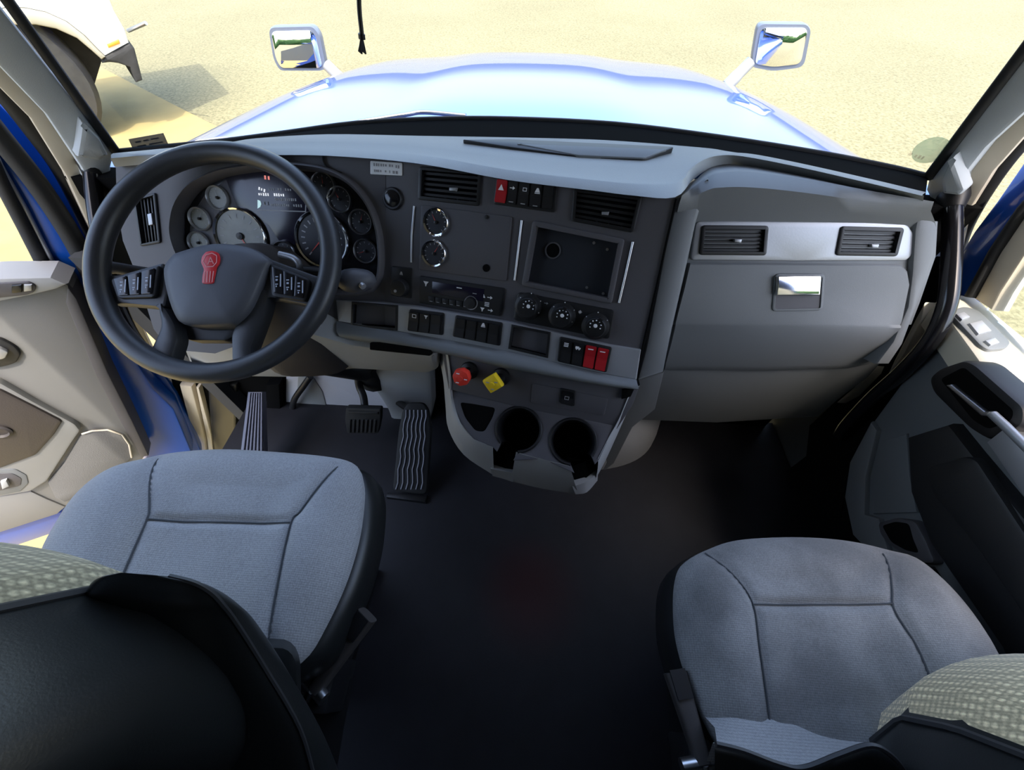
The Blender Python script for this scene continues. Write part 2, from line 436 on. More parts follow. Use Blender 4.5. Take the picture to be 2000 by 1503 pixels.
def hood_mirror(side, label, head, glassq, arm, Y):
    t = thing('hood_mirror', label, 'mirror', 'hood mirrors')
    n = Vector((.15 if side < 0 else -.14, -1, .07)).normalized()
    base = atY(*arm[0], Y); PL = Plane(base, Vector((0, 0, 1)).cross(n), (0, 0, 1))
    P = rounded([PL.loc(x, y) for x, y in head], .03)
    k = len(P); c = (sum(p[0] for p in P)/k, sum(p[1] for p in P)/k)
    loops = []
    for sc, z in ((1, 0), (1.03, -.02), (1.0, -.06), (.85, -.10), (.5, -.125), (.12, -.135)):
        loops.append([PL.to(c[0]+(p[0]-c[0])*sc, c[1]+(p[1]-c[1])*sc, z) for p in P])
    loft('housing', t, mshell, loops)
    slab('mirror_pane', t, mirror_glass, PL, glassq, .001, .004, r=.025, bev=.001)
    a = base - n*.02; b = atZ(*arm[1], .56)
    b = atY(*arm[1], Y-.02); 
    zb = hoodz(b.x, b.y)
    tube('arm', t, silver, crom([a, a*.5+b*.5, b], 4), [.027]*4+[.030]*5, 12)
    d = (b-a).normalized(); tube('foot', t, black, [b-d*.03, b+d*.015], .034, 12)
    b2 = Vector((b.x, b.y, zb-.02)); tube('bracket', t, silver, [b, b*.5+b2*.5, b2], .024, 10)
    return t
hood_mirror(-1, 'left hood mirror on a silver arm, behind the steering wheel side', [(524, 54), (611, 52), (624, 70), (637, 133), (627, 138), (546, 138), (534, 115)],
            [(529, 61), (607, 59), (617, 72), (629, 128), (623, 133), (549, 133), (538, 113)], [(636, 128), (692, 180)], 2.42)
hood_mirror(1, 'right hood mirror on a silver arm, beyond the passenger side dash', [(1481, 47), (1576, 48), (1584, 60), (1570, 131), (1510, 139), (1468, 131), (1471, 105)],
            [(1487, 54), (1572, 54), (1577, 62), (1564, 125), (1510, 131), (1475, 125), (1478, 106)], [(1468, 122), (1408, 180)], 2.42)

# neighbouring white truck
wt = thing('white_truck', 'white truck parked ahead on the left with wheel arch painted in shaded cream', 'truck')
YT = 6.3; PT = Plane((-5.4, YT, 0), (.74, .67, 0), (0, 0, 1))
arch_o = [(206, 112), (190, 97), (165, 71), (130, 44), (90, 26), (50, 18), (15, 17), (-40, 30), (-95, 66), (-140, 125), (-165, 190)]
arch_i = [(199, 117), (180, 100), (150, 75), (110, 57), (70, 49), (40, 49), (5, 52), (-40, 66), (-85, 100), (-120, 150), (-140, 200)]
slab('body', wt, whitepaint, PT, [(-165, 200), (-330, 200), (-330, -330), (150, -330), (200, -40), (222, 20), (246, 62), (253, 86), (206, 112)] + arch_o[1:-1], -2.2, 0, bev=.05)
slab('bonnet_top', wt, whitepaint, PT, [(-330, -360), (120, -360), (170, -80), (190, -20), (215, 18), (212, 28), (180, -12), (150, -80), (100, -300), (-330, -300)], -2.1, .02, bev=.03)
slab('arch_flange', wt, mat('arch_shade_tone', (.32, .30, .23), .6), PT, arch_o + arch_i[::-1], -.25, .06, bev=.03)  # dull cream paints the arch lip as less lit than the body
slab('bumper', wt, tirem, PT, [(203, 113), (254, 86), (263, 95), (279, 157), (266, 162), (254, 132), (232, 124), (214, 122), (200, 124)], -1.8, .02, bev=.03)
slab('marker_lamp', wt, amber, PT, [(209, 87), (232, 77), (235, 85), (212, 94)], .0, .03, bev=.01)
a, b = PT.loc(28, 165); R_ = b - GZ
PTw = PT
lathegeo_t = lathegeo(lambda x, y, z: PT.to(x, y, z), a, GZ+R_, [(.0, -.5), (R_*.9, -.5), (R_, -.42), (R_, -.10), (R_*.93, -.03), (R_*.62, .0), (R_*.58, -.08), (0.0, -.06)], 40)
mesh('tire', lathegeo_t[0], lathegeo_t[1], tirem, wt, True, 40)
V, Fc = lathegeo(PT.to, a, GZ+R_, [(R_*.55, -.1), (R_*.5, -.02), (R_*.25, -.03), (R_*.2, .05), (0, .06)], 24); mesh('wheel_rim', V, Fc, steel, wt, True, 40)
slab('inner_arch', wt, tirem, PT, arch_i + [(-120, 260), (180, 180)], -1.7, -.6, bev=0)
p0 = PT.hit(240, 100, -.3); 
tube('side_mirror_arm', wt, steel, [PT.hit(250, 60, -.1), PT.hit(285, 45, .3)], .02, 8)

# hedge behind the truck, what the mirrors show
hd = thing('hedge', 'green hedge row behind the truck shown in the hood mirrors', 'hedge')
hb = MB()
for k in range(46):
    x = -22 + k*1.0; r = random.uniform(1.2, 2.2); Vv, Ff = [], []
    for i in range(7):
        for j in range(10):
            th = math.pi*i/6; ph = 2*math.pi*j/10; rr = r*random.uniform(.8, 1.1)
            Vv.append((x+rr*math.sin(th)*math.cos(ph), -24+rr*math.sin(th)*math.sin(ph)+random.random()*.0, GZ+1.2+rr*1.1*math.cos(th)))
    for i in range(6):
        for j in range(10):
            Ff.append((i*10+j, i*10+(j+1) % 10, (i+1)*10+(j+1) % 10, (i+1)*10+j))
    hb.add(Vv, Ff)
fo = hb.build('foliage', mat('hedge_leaves', (.06, .13, .03), .9, var=.5, vscale=8), hd); fo['kind'] = 'stuff'

# ============================================================ CAB SHELL
FZ = .905   # dash top level
fl = MB(); V, Fc = boxgeo((0, -.1, -.03), (2.0, 1.86, .06)); fl.add(V, Fc)
struct(fl.build('floor', floorm), 'dark vinyl cab floor with a faint reddish stain')
roofm = mat('headliner', (.16, .16, .155), .9); backm = mat('sleeper_trim', (.05, .05, .05), .9)
def wall(name, c, s, m, label=None):
    V, Fc = boxgeo(c, s); return struct(mesh(name, V, Fc, m), label)
wall('ceiling', (0, -.17, 1.74), (2.1, 1.9, .06), roofm, 'cab headliner')
wall('wall_back', (0, -1.06, .86), (2.1, .06, 1.76), backm, 'sleeper back wall')
def cabside(name, s):
    b = MB()
    for c, z in (((s*1.03, -.60, .86), (.06, .92, 1.76)), ((s*1.03, .32, 1.60), (.06, .95, .24))): b.add(*boxgeo(c, z))
    b.add(*boxgeo((s*1.03, .70, .28), (.05, .30, .80))) if s > 0 else b.add(*boxgeo((s*1.03, .80, .28), (.05, .12, .80)))
    return b
struct(cabside('wall_left', -1).build('wall_left', backm), 'cab side behind the driver door')
struct(cabside('wall_right', 1).build('wall_right', backm), 'cab side behind the passenger door')
for s, n_ in ((-1, 'trim_7'), (1, 'trim_8')):
    k_ = MB(); k_.add(*boxgeo((s*1.075, -1.2, .60), (.02, 2.2, 2.6))); struct(k_.build(n_, bluepaint), 'blue outer cab skin behind the %s door' % ('driver' if s < 0 else 'passenger'))
fw = MB(); fw.add(*boxgeo((0, .84, .42), (1.94, .05, .84)))
struct(fw.build('wall_front', matte_black), 'dark firewall under the dash')

# windshield
basepx = [(228, 298), (330, 288), (440, 277), (560, 261), (700, 242), (850, 234), (1000, 234), (1200, 244), (1400, 269), (1600, 301), (1740, 329), (1812, 347)]
WB = crom([atZ(x, y, .872) for x, y in basepx], 4)
def wtop(p): return Vector((p.x*.80, .735 + (p.y-.87)*.45, 1.66))
wsg = struct(loft('window_1', None, glass, [[p*(1-t)+wtop(p)*t for p in WB] for t in (0, .25, .5, .75, 1)], closed=False), 'clear windshield glass')
seal = thing('windshield_seal', 'thin black rubber seal around the windshield', 'seal')
L = [WB[0]*(1-t)+wtop(WB[0])*t for t in [k/8 for k in range(9)]]; Rr = [WB[-1]*(1-t)+wtop(WB[-1])*t for t in [k/8 for k in range(9)]]
tube('side_seal', seal, rubber, L, .009, 8); tube('side_seal', seal, rubber, Rr, .009, 8)
tube('base_seal', seal, rubber, WB, .008, 8); tube('top_seal', seal, rubber, [wtop(p) for p in WB], .012, 8)
hdr = MB(); tp = [wtop(p) for p in WB]
for i in range(len(tp)-1):
    hdr.add([tp[i], tp[i+1], Vector((tp[i+1].x*1.1, tp[i+1].y-.05, 1.76)), Vector((tp[i].x*1.1, tp[i].y-.05, 1.76))], [(0, 1, 2, 3)])
struct(hdr.build('trim_2', roofm), 'windshield header trim')

# pillars
def pillar(s, name, lab, pxs, plane, m, z0, z1, bev=.006): return struct(slab(name, None, m, plane, pxs, z0, z1, bev=bev), lab)
cL, tL = WB[0], L[3]; cR, tR = WB[-1], Rr[3]
oL = Vector((-.975, .735, .872)); oR = Vector((.975, .735, .872))
def pplane(c, t, o):
    n = (t-c).cross(o-c).normalized()
    if n.dot(CAM-c) < 0: n = -n
    ex = Vector((0, 0, 1)).cross(n).normalized(); return Plane(c, ex, n.cross(ex))
PPL, PPR = pplane(cL, tL, oL), pplane(cR, tR, oR)
pillar(-1, 'trim_3', 'light grey left windshield pillar trim', [(-60, -70), (0, 12), (110, 152), (226, 298), (218, 330), (222, 420), (205, 470), (160, 330), (90, 225), (0, 132), (-80, 60)], PPL, pillarm, -.04, 0, .008)
pillar(-1, 'trim_4', 'tan edge of the left door opening', [(-80, 60), (0, 128), (90, 222), (160, 330), (208, 450), (248, 560), (300, 690), (283, 690), (232, 570), (190, 478), (130, 345), (60, 232), (0, 172), (-80, 105)], PPL.shifted(-.03), cream, -.03, 0, .004)
pillar(1, 'trim_5', 'light grey right windshield pillar trim', [(2080, 0), (2000, 98), (1905, 222), (1832, 320), (1812, 347), (1806, 372), (1835, 430), (1838, 500), (1862, 470), (1878, 350), (1925, 290), (2000, 222), (2080, 150)], PPR, pillarm, -.04, 0, .008)
pillar(1, 'trim_6', 'cream edge of the right door opening', [(2080, 140), (2000, 215), (1920, 290), (1872, 372), (1862, 470), (1845, 560), (1856, 560), (1872, 478), (1890, 415), (1940, 335), (2000, 268), (2080, 200)], PPR.shifted(-.03), cream, -.03, 0, .004)
for sd_, Ls, off_, nm in ((-1, L, oL-cL, 'trim_9'), (1, Rr, oR-cR, 'trim_10')):
    up_ = [Ls[3]*(1-k/6)+Ls[8]*(k/6) for k in range(7)]; w_ = [p+off_*.92+Vector((sd_*.02*k, -.02*k, 0)) for k, p in enumerate(up_)]
    out_ = Vector((sd_*.02, .02, 0))
    struct(loft(nm, None, pillarm, [[p-out_*.3 for p in up_], up_, w_, [p+out_ for p in w_], [p+out_ for p in up_]], closed=False), 'upper windshield pillar trim on the %s' % ('left' if sd_ < 0 else 'right'))
def pseal(name, px, pl, off, rad, lab):
    t = thing(name, lab, 'seal'); tube('seal_strip', t, rubber, crom([pl.hit(x, y, off) for x, y in px], 5), rad, 10); return t
pseal('door_seal', [(-80, 90), (0, 170), (70, 258), (130, 345), (190, 470), (240, 590), (290, 700)], PPL, -.075, .019, 'thick black door seal along the left pillar')
pseal('door_seal', [(2080, 190), (2000, 268), (1945, 335), (1895, 415), (1870, 475), (1852, 560), (1835, 640)], PPR, -.06, .016, 'thick black door seal along the right pillar')

# ============================================================ DASHBOARD
PB0 = atZ(760, 312, .912); PB1 = atZ(1310, 380, .912); PB2 = atZ(750, 690, .578)
A = plane3(PB0, PB0+Vector((1, 0, 0)), PB2)
B = plane3(PB0, PB1, PB2)
P = plane3(Vector((0, .72, .83)), Vector((1, .72, .83)), Vector((0, .508, .43)))
crease = P.hit(1540, 632)
PL_ = plane3(crease, crease+Vector((1, 0, 0)), crease+Vector((0, -.008, -.2)))
Sp = plane3(A.hit(656, 605, .004), B.hit(1245, 712, .004), B.hit(1245, 760, .004))
dash = thing('dashboard', 'grey and charcoal truck dashboard spanning the cab below the windshield', 'dashboard')
def qd(PL, q, u, v, off=0):
    p = [Vector(PL.loc(x, y, off)) for x, y in q]
    return tuple((p[0]*(1-u)+p[1]*u)*(1-v) + (p[3]*(1-u)+p[2]*u)*v)
def subq(PL, q, u0, u1, v0, v1, off=0): return [qd(PL, q, u, v, off) for u, v in ((u0, v0), (u1, v0), (u1, v1), (u0, v1))]

cluster_px = [(338, 455), (345, 400), (374, 358), (428, 331), (500, 320), (570, 317), (640, 326), (690, 350), (728, 395), (747, 450), (751, 510), (747, 545), (733, 568), (700, 577), (600, 575), (480, 560), (390, 540), (356, 505)]
vl = [(262, 386), (306, 376), (316, 474), (276, 481)]
v1 = [(820, 325), (941, 335), (937, 402), (817, 389)]
sw0 = [(970, 346), (1089, 362), (1084, 415), (963, 398)]
v2 = [(1121, 367), (1254, 384), (1237, 454), (1116, 431)]
gp = [(822, 400), (1000, 423), (988, 549), (818, 526)]
tm = [(1042, 431), (1219, 467), (1194, 592), (1020, 557)]
rd = [(819, 538), (986, 563), (978, 618), (818, 592)]
cl = [(1011, 570), (1201, 606), (1190, 663), (1002, 625)]
def ins(PL, q, d): return inset(rounded([PL.loc(*p) for p in q][::-1] if area2([PL.loc(*p) for p in q]) < 0 else [PL.loc(*p) for p in q], .006), d)
def holes_m(PL, qs): return [ins(PL, q, .003) for q in qs]
def fascia(name, m, PL, px, qs, r=.0, bev=.003):
    O = rounded([PL.loc(*p) for p in px], r)
    V, Fc = slabgeo(PL.to, O, -.05, 0, bev, holes_m(PL, qs)); return mesh(name, V, Fc, m, dash, True, 20)
fascia('cluster_fascia', charcoal, A, [(226, 318), (322, 309), (440, 298), (640, 300), (753, 312), (752, 650), (660, 632), (560, 640), (420, 690), (330, 682), (300, 642), (268, 540), (240, 470), (228, 400)], [cluster_px, vl], bev=0)
fascia('center_fascia', charcoal, B, [(752, 312), (1318, 381), (1316, 400), (1250, 690), (1240, 730), (990, 684), (752, 645)], [v1, v2, sw0, tm, rd], bev=0)

# top pad with the wiggling front lip
cols = [((228, 300), (217, 309), (224, 326)), ((330, 290), (325, 299), (322, 317)), ((440, 279), (440, 288), (440, 304)), ((500, 270), (500, 289), (500, 303)),
        ((640, 262), (640, 290), (640, 304)), ((815, 265), (815, 301), (815, 319)), ((990, 268), (990, 330), (990, 351)), ((1150, 272), (1150, 349), (1150, 371)),
        ((1250, 278), (1245, 357), (1240, 382)), ((1335, 285), (1318, 354), (1318, 385)), ((1390, 290), (1346, 331), (1352, 352)), ((1420, 295), (1372, 313), (1380, 332)),
        ((1460, 301), (1402, 304), (1407, 322)), ((1500, 308), (1450, 305), (1452, 322)), ((1580, 325), (1560, 326), (1562, 342)), ((1700, 352), (1700, 358), (1700, 374)), ((1808, 378), (1800, 382), (1802, 396))]
def pxs(k): return [c[k] for c in cols]
r0 = crom([atZ(x, y, .893) for x, y in pxs(0)], 4); r1 = crom([atZ(x, y, .914) for x, y in pxs(1)], 4)
def lowlip(x, y):
    if x < 753: return A.hit(x, y, .012)
    if x < 1320: return B.hit(x, y, .012)
    return atZ(x, y, .893)
r2 = crom([lowlip(x, y) for x, y in pxs(2)], 4)
mid = [a*.25+b*.75+Vector((0, 0, .004)) for a, b in zip(r0, r1)]
mid2 = [a*.7+b*.3+Vector((0, 0, .004)) for a, b in zip(r1, r2)]
r3 = [p+Vector((0, .03, -.004)) for p in r2]
loft('top_pad', dash, pad, [r0, [a*.6+b*.4+Vector((0, 0, .004)) for a, b in zip(r0, r1)], mid, r1, mid2, r2, r3], closed=False, ang=55)
back = crom([atZ(x, y, .874) for x, y in basepx], 4)
bl = crom([atZ(x, y, .888) for x, y in [(228, 300), (330, 291), (440, 280), (500, 270), (640, 262), (815, 265), (990, 268), (1150, 272), (1335, 285), (1500, 308), (1700, 352), (1808, 379)]], 4)
loft('rear_shelf', dash, matte_black, [back, bl, [p+Vector((0, -.02, -.02)) for p in bl]], closed=False)
tray = slab('defrost_tray', dash, black, Plane((0, .8, .908), (1, 0, 0), (0, 1, 0)), [(900, 272), (1000, 271), (1319, 286), (1262, 310), (1130, 304), (1000, 287)], -.006, .004, r=.01)
slab('tray_floor', dash, gray, Plane((0, .8, .908), (1, 0, 0), (0, 1, 0)), [(1008, 280), (1304, 291), (1259, 308), (1130, 302.5)], -.006, .0055, r=.005)

# passenger side shell
ra = crom([atZ(x, y, .893) for x, y in [(1330, 384), (1378, 333), (1406, 323), (1452, 322), (1562, 342), (1700, 374), (1803, 396)]], 5)
rb = crom([P.hit(x, y, .03) for x, y in [(1326, 400), (1380, 372), (1410, 366), (1470, 366), (1570, 376), (1710, 396), (1818, 412)]], 5)
rc = crom([P.hit(x, y, .012) for x, y in [(1322, 418), (1370, 414), (1405, 412), (1470, 412), (1570, 415), (1725, 424), (1826, 432)]], 5)
rdn = crom([P.hit(x, y, 0) for x, y in [(1316, 440), (1362, 440), (1400, 440), (1470, 441), (1570, 443), (1735, 447), (1830, 450)]], 5)
rb2 = [a*.35+b*.65+Vector((0, 0, .012)) for a, b in zip(ra, rb)]
loft('passenger_brow', dash, gray, [ra, rb2, rb, rc, rdn], closed=False, ang=70)
slab('passenger_panel', dash, gray, P, [(1300, 425), (1832, 432), (1828, 500), (1797, 590), (1780, 634), (1300, 634), (1282, 630)], -.04, 0, bev=.001)
slab('passenger_lower_panel', dash, gray, PL_, [(1300, 640), (1770, 640), (1742, 690), (1700, 738), (1636, 785), (1600, 816), (1400, 828), (1240, 822), (1243, 745), (1270, 640)], -.05, -.004, bev=.012)
slab('left_border', dash, gray, P, [(1323, 386), (1340, 376), (1385, 345), (1388, 352), (1362, 434), (1345, 512), (1312, 655), (1297, 728), (1244, 745), (1262, 680), (1300, 480)], -.05, .016, bev=.009)
slab('right_border', dash, gray, P, [(1795, 416), (1826, 425), (1834, 445), (1826, 500), (1795, 592), (1765, 672), (1738, 712), (1712, 712), (1745, 668), (1774, 600), (1782, 540), (1788, 450)], -.05, .012, bev=.007)
slab('lower_left_post', dash, gray, PL_, [(1244, 742), (1298, 726), (1280, 800), (1236, 835), (1200, 905), (1168, 930)], -.03, .012, bev=.006)
vt = [(1358, 432), (1420, 431), (1700, 434), (1768, 438), (1782, 458), (1781, 490), (1768, 508), (1560, 509), (1347, 507)]
v3 = [(1371, 440), (1500, 441), (1495, 498), (1365, 497)]; v4 = [(1642, 442), (1764, 445), (1750, 500), (1631, 498)]
Ov = rounded([P.loc(*p) for p in vt], .008); V, Fc = slabgeo(P.to, Ov, -.01, .006, .003, holes_m(P, [v3, v4])); mesh('vent_trim', V, Fc, silver, dash, True, 35)
# seam lines of the dash
tube('fascia_seam', dash, matte_black, crom([B.hit(x, y, .002) for x, y in [(1321, 388), (1300, 480), (1276, 590), (1250, 700)]], 5), .0022, 6)
# silver strip and the moulding below it
o1 = [(691, 591), (776, 598), (775, 642), (689, 634)]; o4 = [(1002, 636), (1073, 650), (1068, 695), (996, 678)]
st = [(657, 585), (735, 590), (815, 599), (997, 629), (1100, 652), (1193, 673), (1252, 682), (1243, 741), (1165, 726), (990, 685), (797, 650), (661, 627)]
Os = rounded([Sp.loc(*p) for p in st], .002); V, Fc = slabgeo(Sp.to, Os, -.04, .002, .002, [ [Sp.loc(*p) for p in q] for q in (o1, o4)]); mesh('silver_strip', V, Fc, silver, dash, True, 35)
for q in (o1, o4):
    pk = thing('dash_pocket', 'empty black pocket at the left end of the silver dash strip' if q is o1 else 'empty black pocket in the silver strip under the climate knobs', 'pocket', 'open pockets in the silver strip')
    p = [Sp.loc(*c) for c in q]; V, Fc = slabgeo(Sp.to, inset(p[::-1], -.003), -.001, .0045, .0015, [inset(p[::-1], .002)]); mesh('rim', V, Fc, black, pk, True, 35)
    lp = [[Sp.to(*c, z) for c in inset(p[::-1], k)] for k, z in ((.001, .001), (.003, -.045))]; loft('bin', pk, matte_black, lp, caps=False); slab2('bin_floor', pk, matte_black, Sp, inset(p[::-1], 0), -.047, -.044, bev=0)
mt = [(657, 627), (797, 650), (990, 685), (1165, 726), (1243, 741)]; ml = [(672, 662), (850, 688), (990, 719), (1160, 750), (1247, 761)]
g1 = crom([Sp.hit(x, y, .002) for x, y in mt], 5); g3 = crom([Sp.hit(x, y, .012) for x, y in ml], 5); gm = [(a+b)/2 + Sp.n*.014 for a, b in zip(g1, g3)]
loft('strip_moulding', dash, gray, [g1, [a*.75+b*.25+Sp.n*.008 for a, b in zip(g1, g3)], gm, [a*.25+b*.75+Sp.n*.012 for a, b in zip(g1, g3)], g3, [p - Sp.n*.05 for p in g3]], closed=False, ang=70)
slab('slot_recess', dash, matte_black, Sp.shifted(.018), [(722, 669), (740, 668), (842, 682), (840, 695), (722, 683)], -.01, .003, r=.003, bev=.001)
kp = plane3(Sp.hit(700, 690), Sp.hit(860, 705), Sp.hit(700, 690)+Vector((0, .05, -.2)))
slab('knee_panel', dash, trimgray, kp, [(340, 640), (560, 640), (690, 676), (850, 694), (856, 722), (836, 730), (690, 722), (560, 738), (380, 735)], -.08, -.004, r=.01, bev=.01)

# ------------------------------------------------------------ modules
def air_vent(label, PL, q, nh, nv, tab, group='dashboard air vents', lip=.004):
    t = thing('air_vent', label, 'vent', group)
    p = [PL.loc(*c) for c in q]; p = p[::-1] if area2(p) < 0 else p
    O = rounded(p, .006); V, Fc = slabgeo(PL.to, inset(O, -.0005), -.01, lip, .002, [inset(O, .006)]); mesh('frame', V, Fc, black, t, True, 35)
    I = inset(O, .0055); loft('duct', t, matte_black, [[PL.to(*c, z) for c in I] for z in (-.001, -.05)], caps=False)
    slab2('duct_back', t, matte_black, PL, I, -.052, -.048, bev=0)
    for k in range(nv):
        u = (k+1)/(nv+1); slab2('vane', t, black, PL, subq(PL, q, u-.012, u+.012, .1, .9), -.035, -.014, bev=.0006)
    for k in range(nh):
        v = .1+.8*(k+.5)/nh; w = .8/nh*.24
        a = [PL.to(*c, -.003) for c in subq(PL, q, .055, .945, v-w, v+w)]
        tl = -PL.n*.012 + PL.ey*.006
        loft('slat', t, black, [[a[0], a[1], a[1]+tl, a[0]+tl], [a[3], a[2], a[2]+tl, a[3]+tl]], ang=30)
    if tab: slab('tab', t, silver, PL, [(tab[0]-7, tab[1]-3), (tab[0]+8, tab[1]-3), (tab[0]+6, tab[1]+4), (tab[0]-7, tab[1]+3)], -.004, .004, bev=.0015)
    return t
air_vent('black dash vent above the two chrome gauges, beside the white label', B, v1, 5, 4, (884, 369))
air_vent('black dash vent at the right end of the dark centre panel', B, v2, 5, 4, (1182, 416))
air_vent('left black vent of the pair in the silver passenger trim', P.shifted(.006), v3, 6, 2, (1442, 470))
air_vent('right black vent of the pair in the silver passenger trim, flap half shut', P.shifted(.006), v4, 5, 2, (1710, 480))
# upright vent at the far left: slats run up and down
tv = thing('air_vent', 'tall narrow vent with upright slats left of the gauges', 'vent', 'dashboard air vents')
p = rounded([A.loc(*c) for c in vl][::-1], .005); V, Fc = slabgeo(A.to, p if area2(p) > 0 else p[::-1], -.01, .004, .002, [inset(p if area2(p) > 0 else p[::-1], .005)]); mesh('frame', V, Fc, black, tv, True, 35)
slab('duct_back', tv, matte_black, A, vl, -.05, -.045, bev=0)
for k in range(5):
    u = .12+.76*(k+.5)/5; slab2('slat', tv, black, A, subq(A, vl, u-.035, u+.035, .06, .94), -.02, -.003, bev=.001)
slab('tab', tv, silver, A, [(287, 418), (295, 416), (298, 438), (290, 440)], -.004, .003, bev=.001)

def rocker(t, PL, q, u0, u1, m, v0=.08, v1=.92, icon=None, z=.004):
    Q = subq(PL, q, u0, u1, v0, v1); a = [PL.to(*c, 0) for c in Q]
    n = PL.n
    top = [a[0]+n*(z+.003), a[1]+n*(z+.003)]; midp = [(a[0]+a[3])/2+n*(z-.001), (a[1]+a[2])/2+n*(z-.001)]; bot = [a[3]+n*(z+.002), a[2]+n*(z+.002)]
    V = a[:2]+top+midp+bot+a[2:][::-1]
    o = mesh('rocker', V, [(0, 1, 3, 2), (2, 3, 5, 4), (4, 5, 7, 6), (6, 7, 9, 8), (0, 2, 4, 6, 8), (1, 9, 7, 5, 3)], m, t)
    bm = bmesh.new(); bm.from_mesh(o.data); bmesh.ops.bevel(bm, geom=bm.edges[:], offset=.0012, segments=2, affect='EDGES'); bm.to_mesh(o.data); bm.free()
    return o
def icon(t, PL, px, py, kind, h=.006, off=.0075, m=None):
    m = m or white; a, b = PL.loc(px, py, off); mb = MB()
    def bar(x0, y0, x1, y1): mb.add([PL.to(a+x*h, b+y*h, off) for x, y in ((x0, y0), (x1, y0), (x1, y1), (x0, y1))] + [PL.to(a+x*h, b+y*h, off+.0006) for x, y in ((x0, y0), (x1, y0), (x1, y1), (x0, y1))], [(4, 5, 6, 7), (0, 1, 5, 4), (1, 2, 6, 5), (2, 3, 7, 6), (3, 0, 4, 7)])
    def poly(pts): mb.add([PL.to(a+x*h, b+y*h, off+.0006) for x, y in pts], [tuple(range(len(pts)))])
    if kind == 'fan': poly([(-.6, .5), (.6, .5), (.15, -.1), (.1, -.5), (-.1, -.5), (-.15, -.1)])
    elif kind == 'lamp': poly([(-.6, -.4), (-.2, .5), (.2, .5), (.6, -.4)]); bar(-.6, -.65, .6, -.5)
    elif kind == 'truck': bar(-.7, -.3, .25, .35); bar(.3, -.3, .7, .1); bar(-.5, -.55, -.2, -.35); bar(.2, -.55, .5, -.35)
    elif kind == 'bars': bar(-.6, .3, .6, .5); bar(-.6, -.1, .6, .1); bar(-.6, -.5, .6, -.3)
    elif kind == 'box': bar(-.6, .35, .6, .5); bar(-.6, -.5, .6, -.35); bar(-.6, -.35, -.45, .35); bar(.45, -.35, .6, .35)
    elif kind == 'tri': poly([(-.6, -.5), (.6, -.5), (0, .6)])
    elif kind == 'dash': bar(-.7, -.12, .7, .12)
    elif kind == 'snow': bar(-.1, -.6, .1, .6); bar(-.6, -.1, .6, .1); poly([(-.45, -.35), (-.35, -.45), (.45, .35), (.35, .45)]); poly([(-.45, .35), (.35, -.45), (.45, -.35), (-.35, .45)])
    elif kind == 'arrow': bar(-.7, -.1, .2, .1); poly([(.1, -.45), (.7, 0), (.1, .45)])
    return mb.build('symbol', m, t)
def bezel(t, PL, q, z=.004, r=.006, m=black): return slab('bezel', t, m, PL, q, -.012, z, r=r, bev=.002)
# hazard and air ride switches
t = thing('switch_bank', 'switch bank with one red rocker between the two centre vents', 'switches'); bezel(t, B, sw0)
for k, (u0, u1) in enumerate(((.03, .21), (.22, .38), (.40, .57), (.59, .77), (.79, .96))): rocker(t, B, sw0, u0, u1, redrock if k == 0 else black, z=.007 if k == 0 else .006)
icon(t, B, 979, 366, 'tri', .009, .011); icon(t, B, 1001, 367, 'arrow', .007, .0105); icon(t, B, 1025, 370, 'box', .006, .0105); icon(t, B, 1050, 372, 'lamp', .008, .0105)
for x, y in ((998, 394), (1021, 398), (1045, 402)): icon(t, B, x, y, 'dash', .006, .0095, dimprint)
# white label and round sensor
LBP = plane3(A.hit(723, 328, .001), B.hit(785, 330, .001), B.hit(785, 360, .001))
lb = tag(slab('label_plate', None, white, LBP, [(723, 314), (785, 318), (785, 343), (723, 340)], -.001, .0012, r=.002, bev=.0004), 'small white label with two printed lines above the round dark button', 'label')
marks('print', lb, mat('label_ink', (.28, .27, .27), .6), LBP.shifted(.0012), [((729, 321), (756, 323)), ((759, 323), (769, 324)), ((772, 325), (781, 326)), ((730, 333), (746, 334)), ((751, 334), (756, 335)), ((760, 335), (762, 335)), ((766, 336), (778, 337))], .0055)
rs = thing('round_button', 'round black dash button below the white label', 'button')
lathe('collar', rs, black, B, 768, 388, [(.021, -.005), (.021, .003), (.019, .006), (.016, .006)], 28); lathe('cap', rs, gloss_black, B, 768, 388, [(.016, .004), (.015, .009), (.010, .0115), (0, .012)], 28)
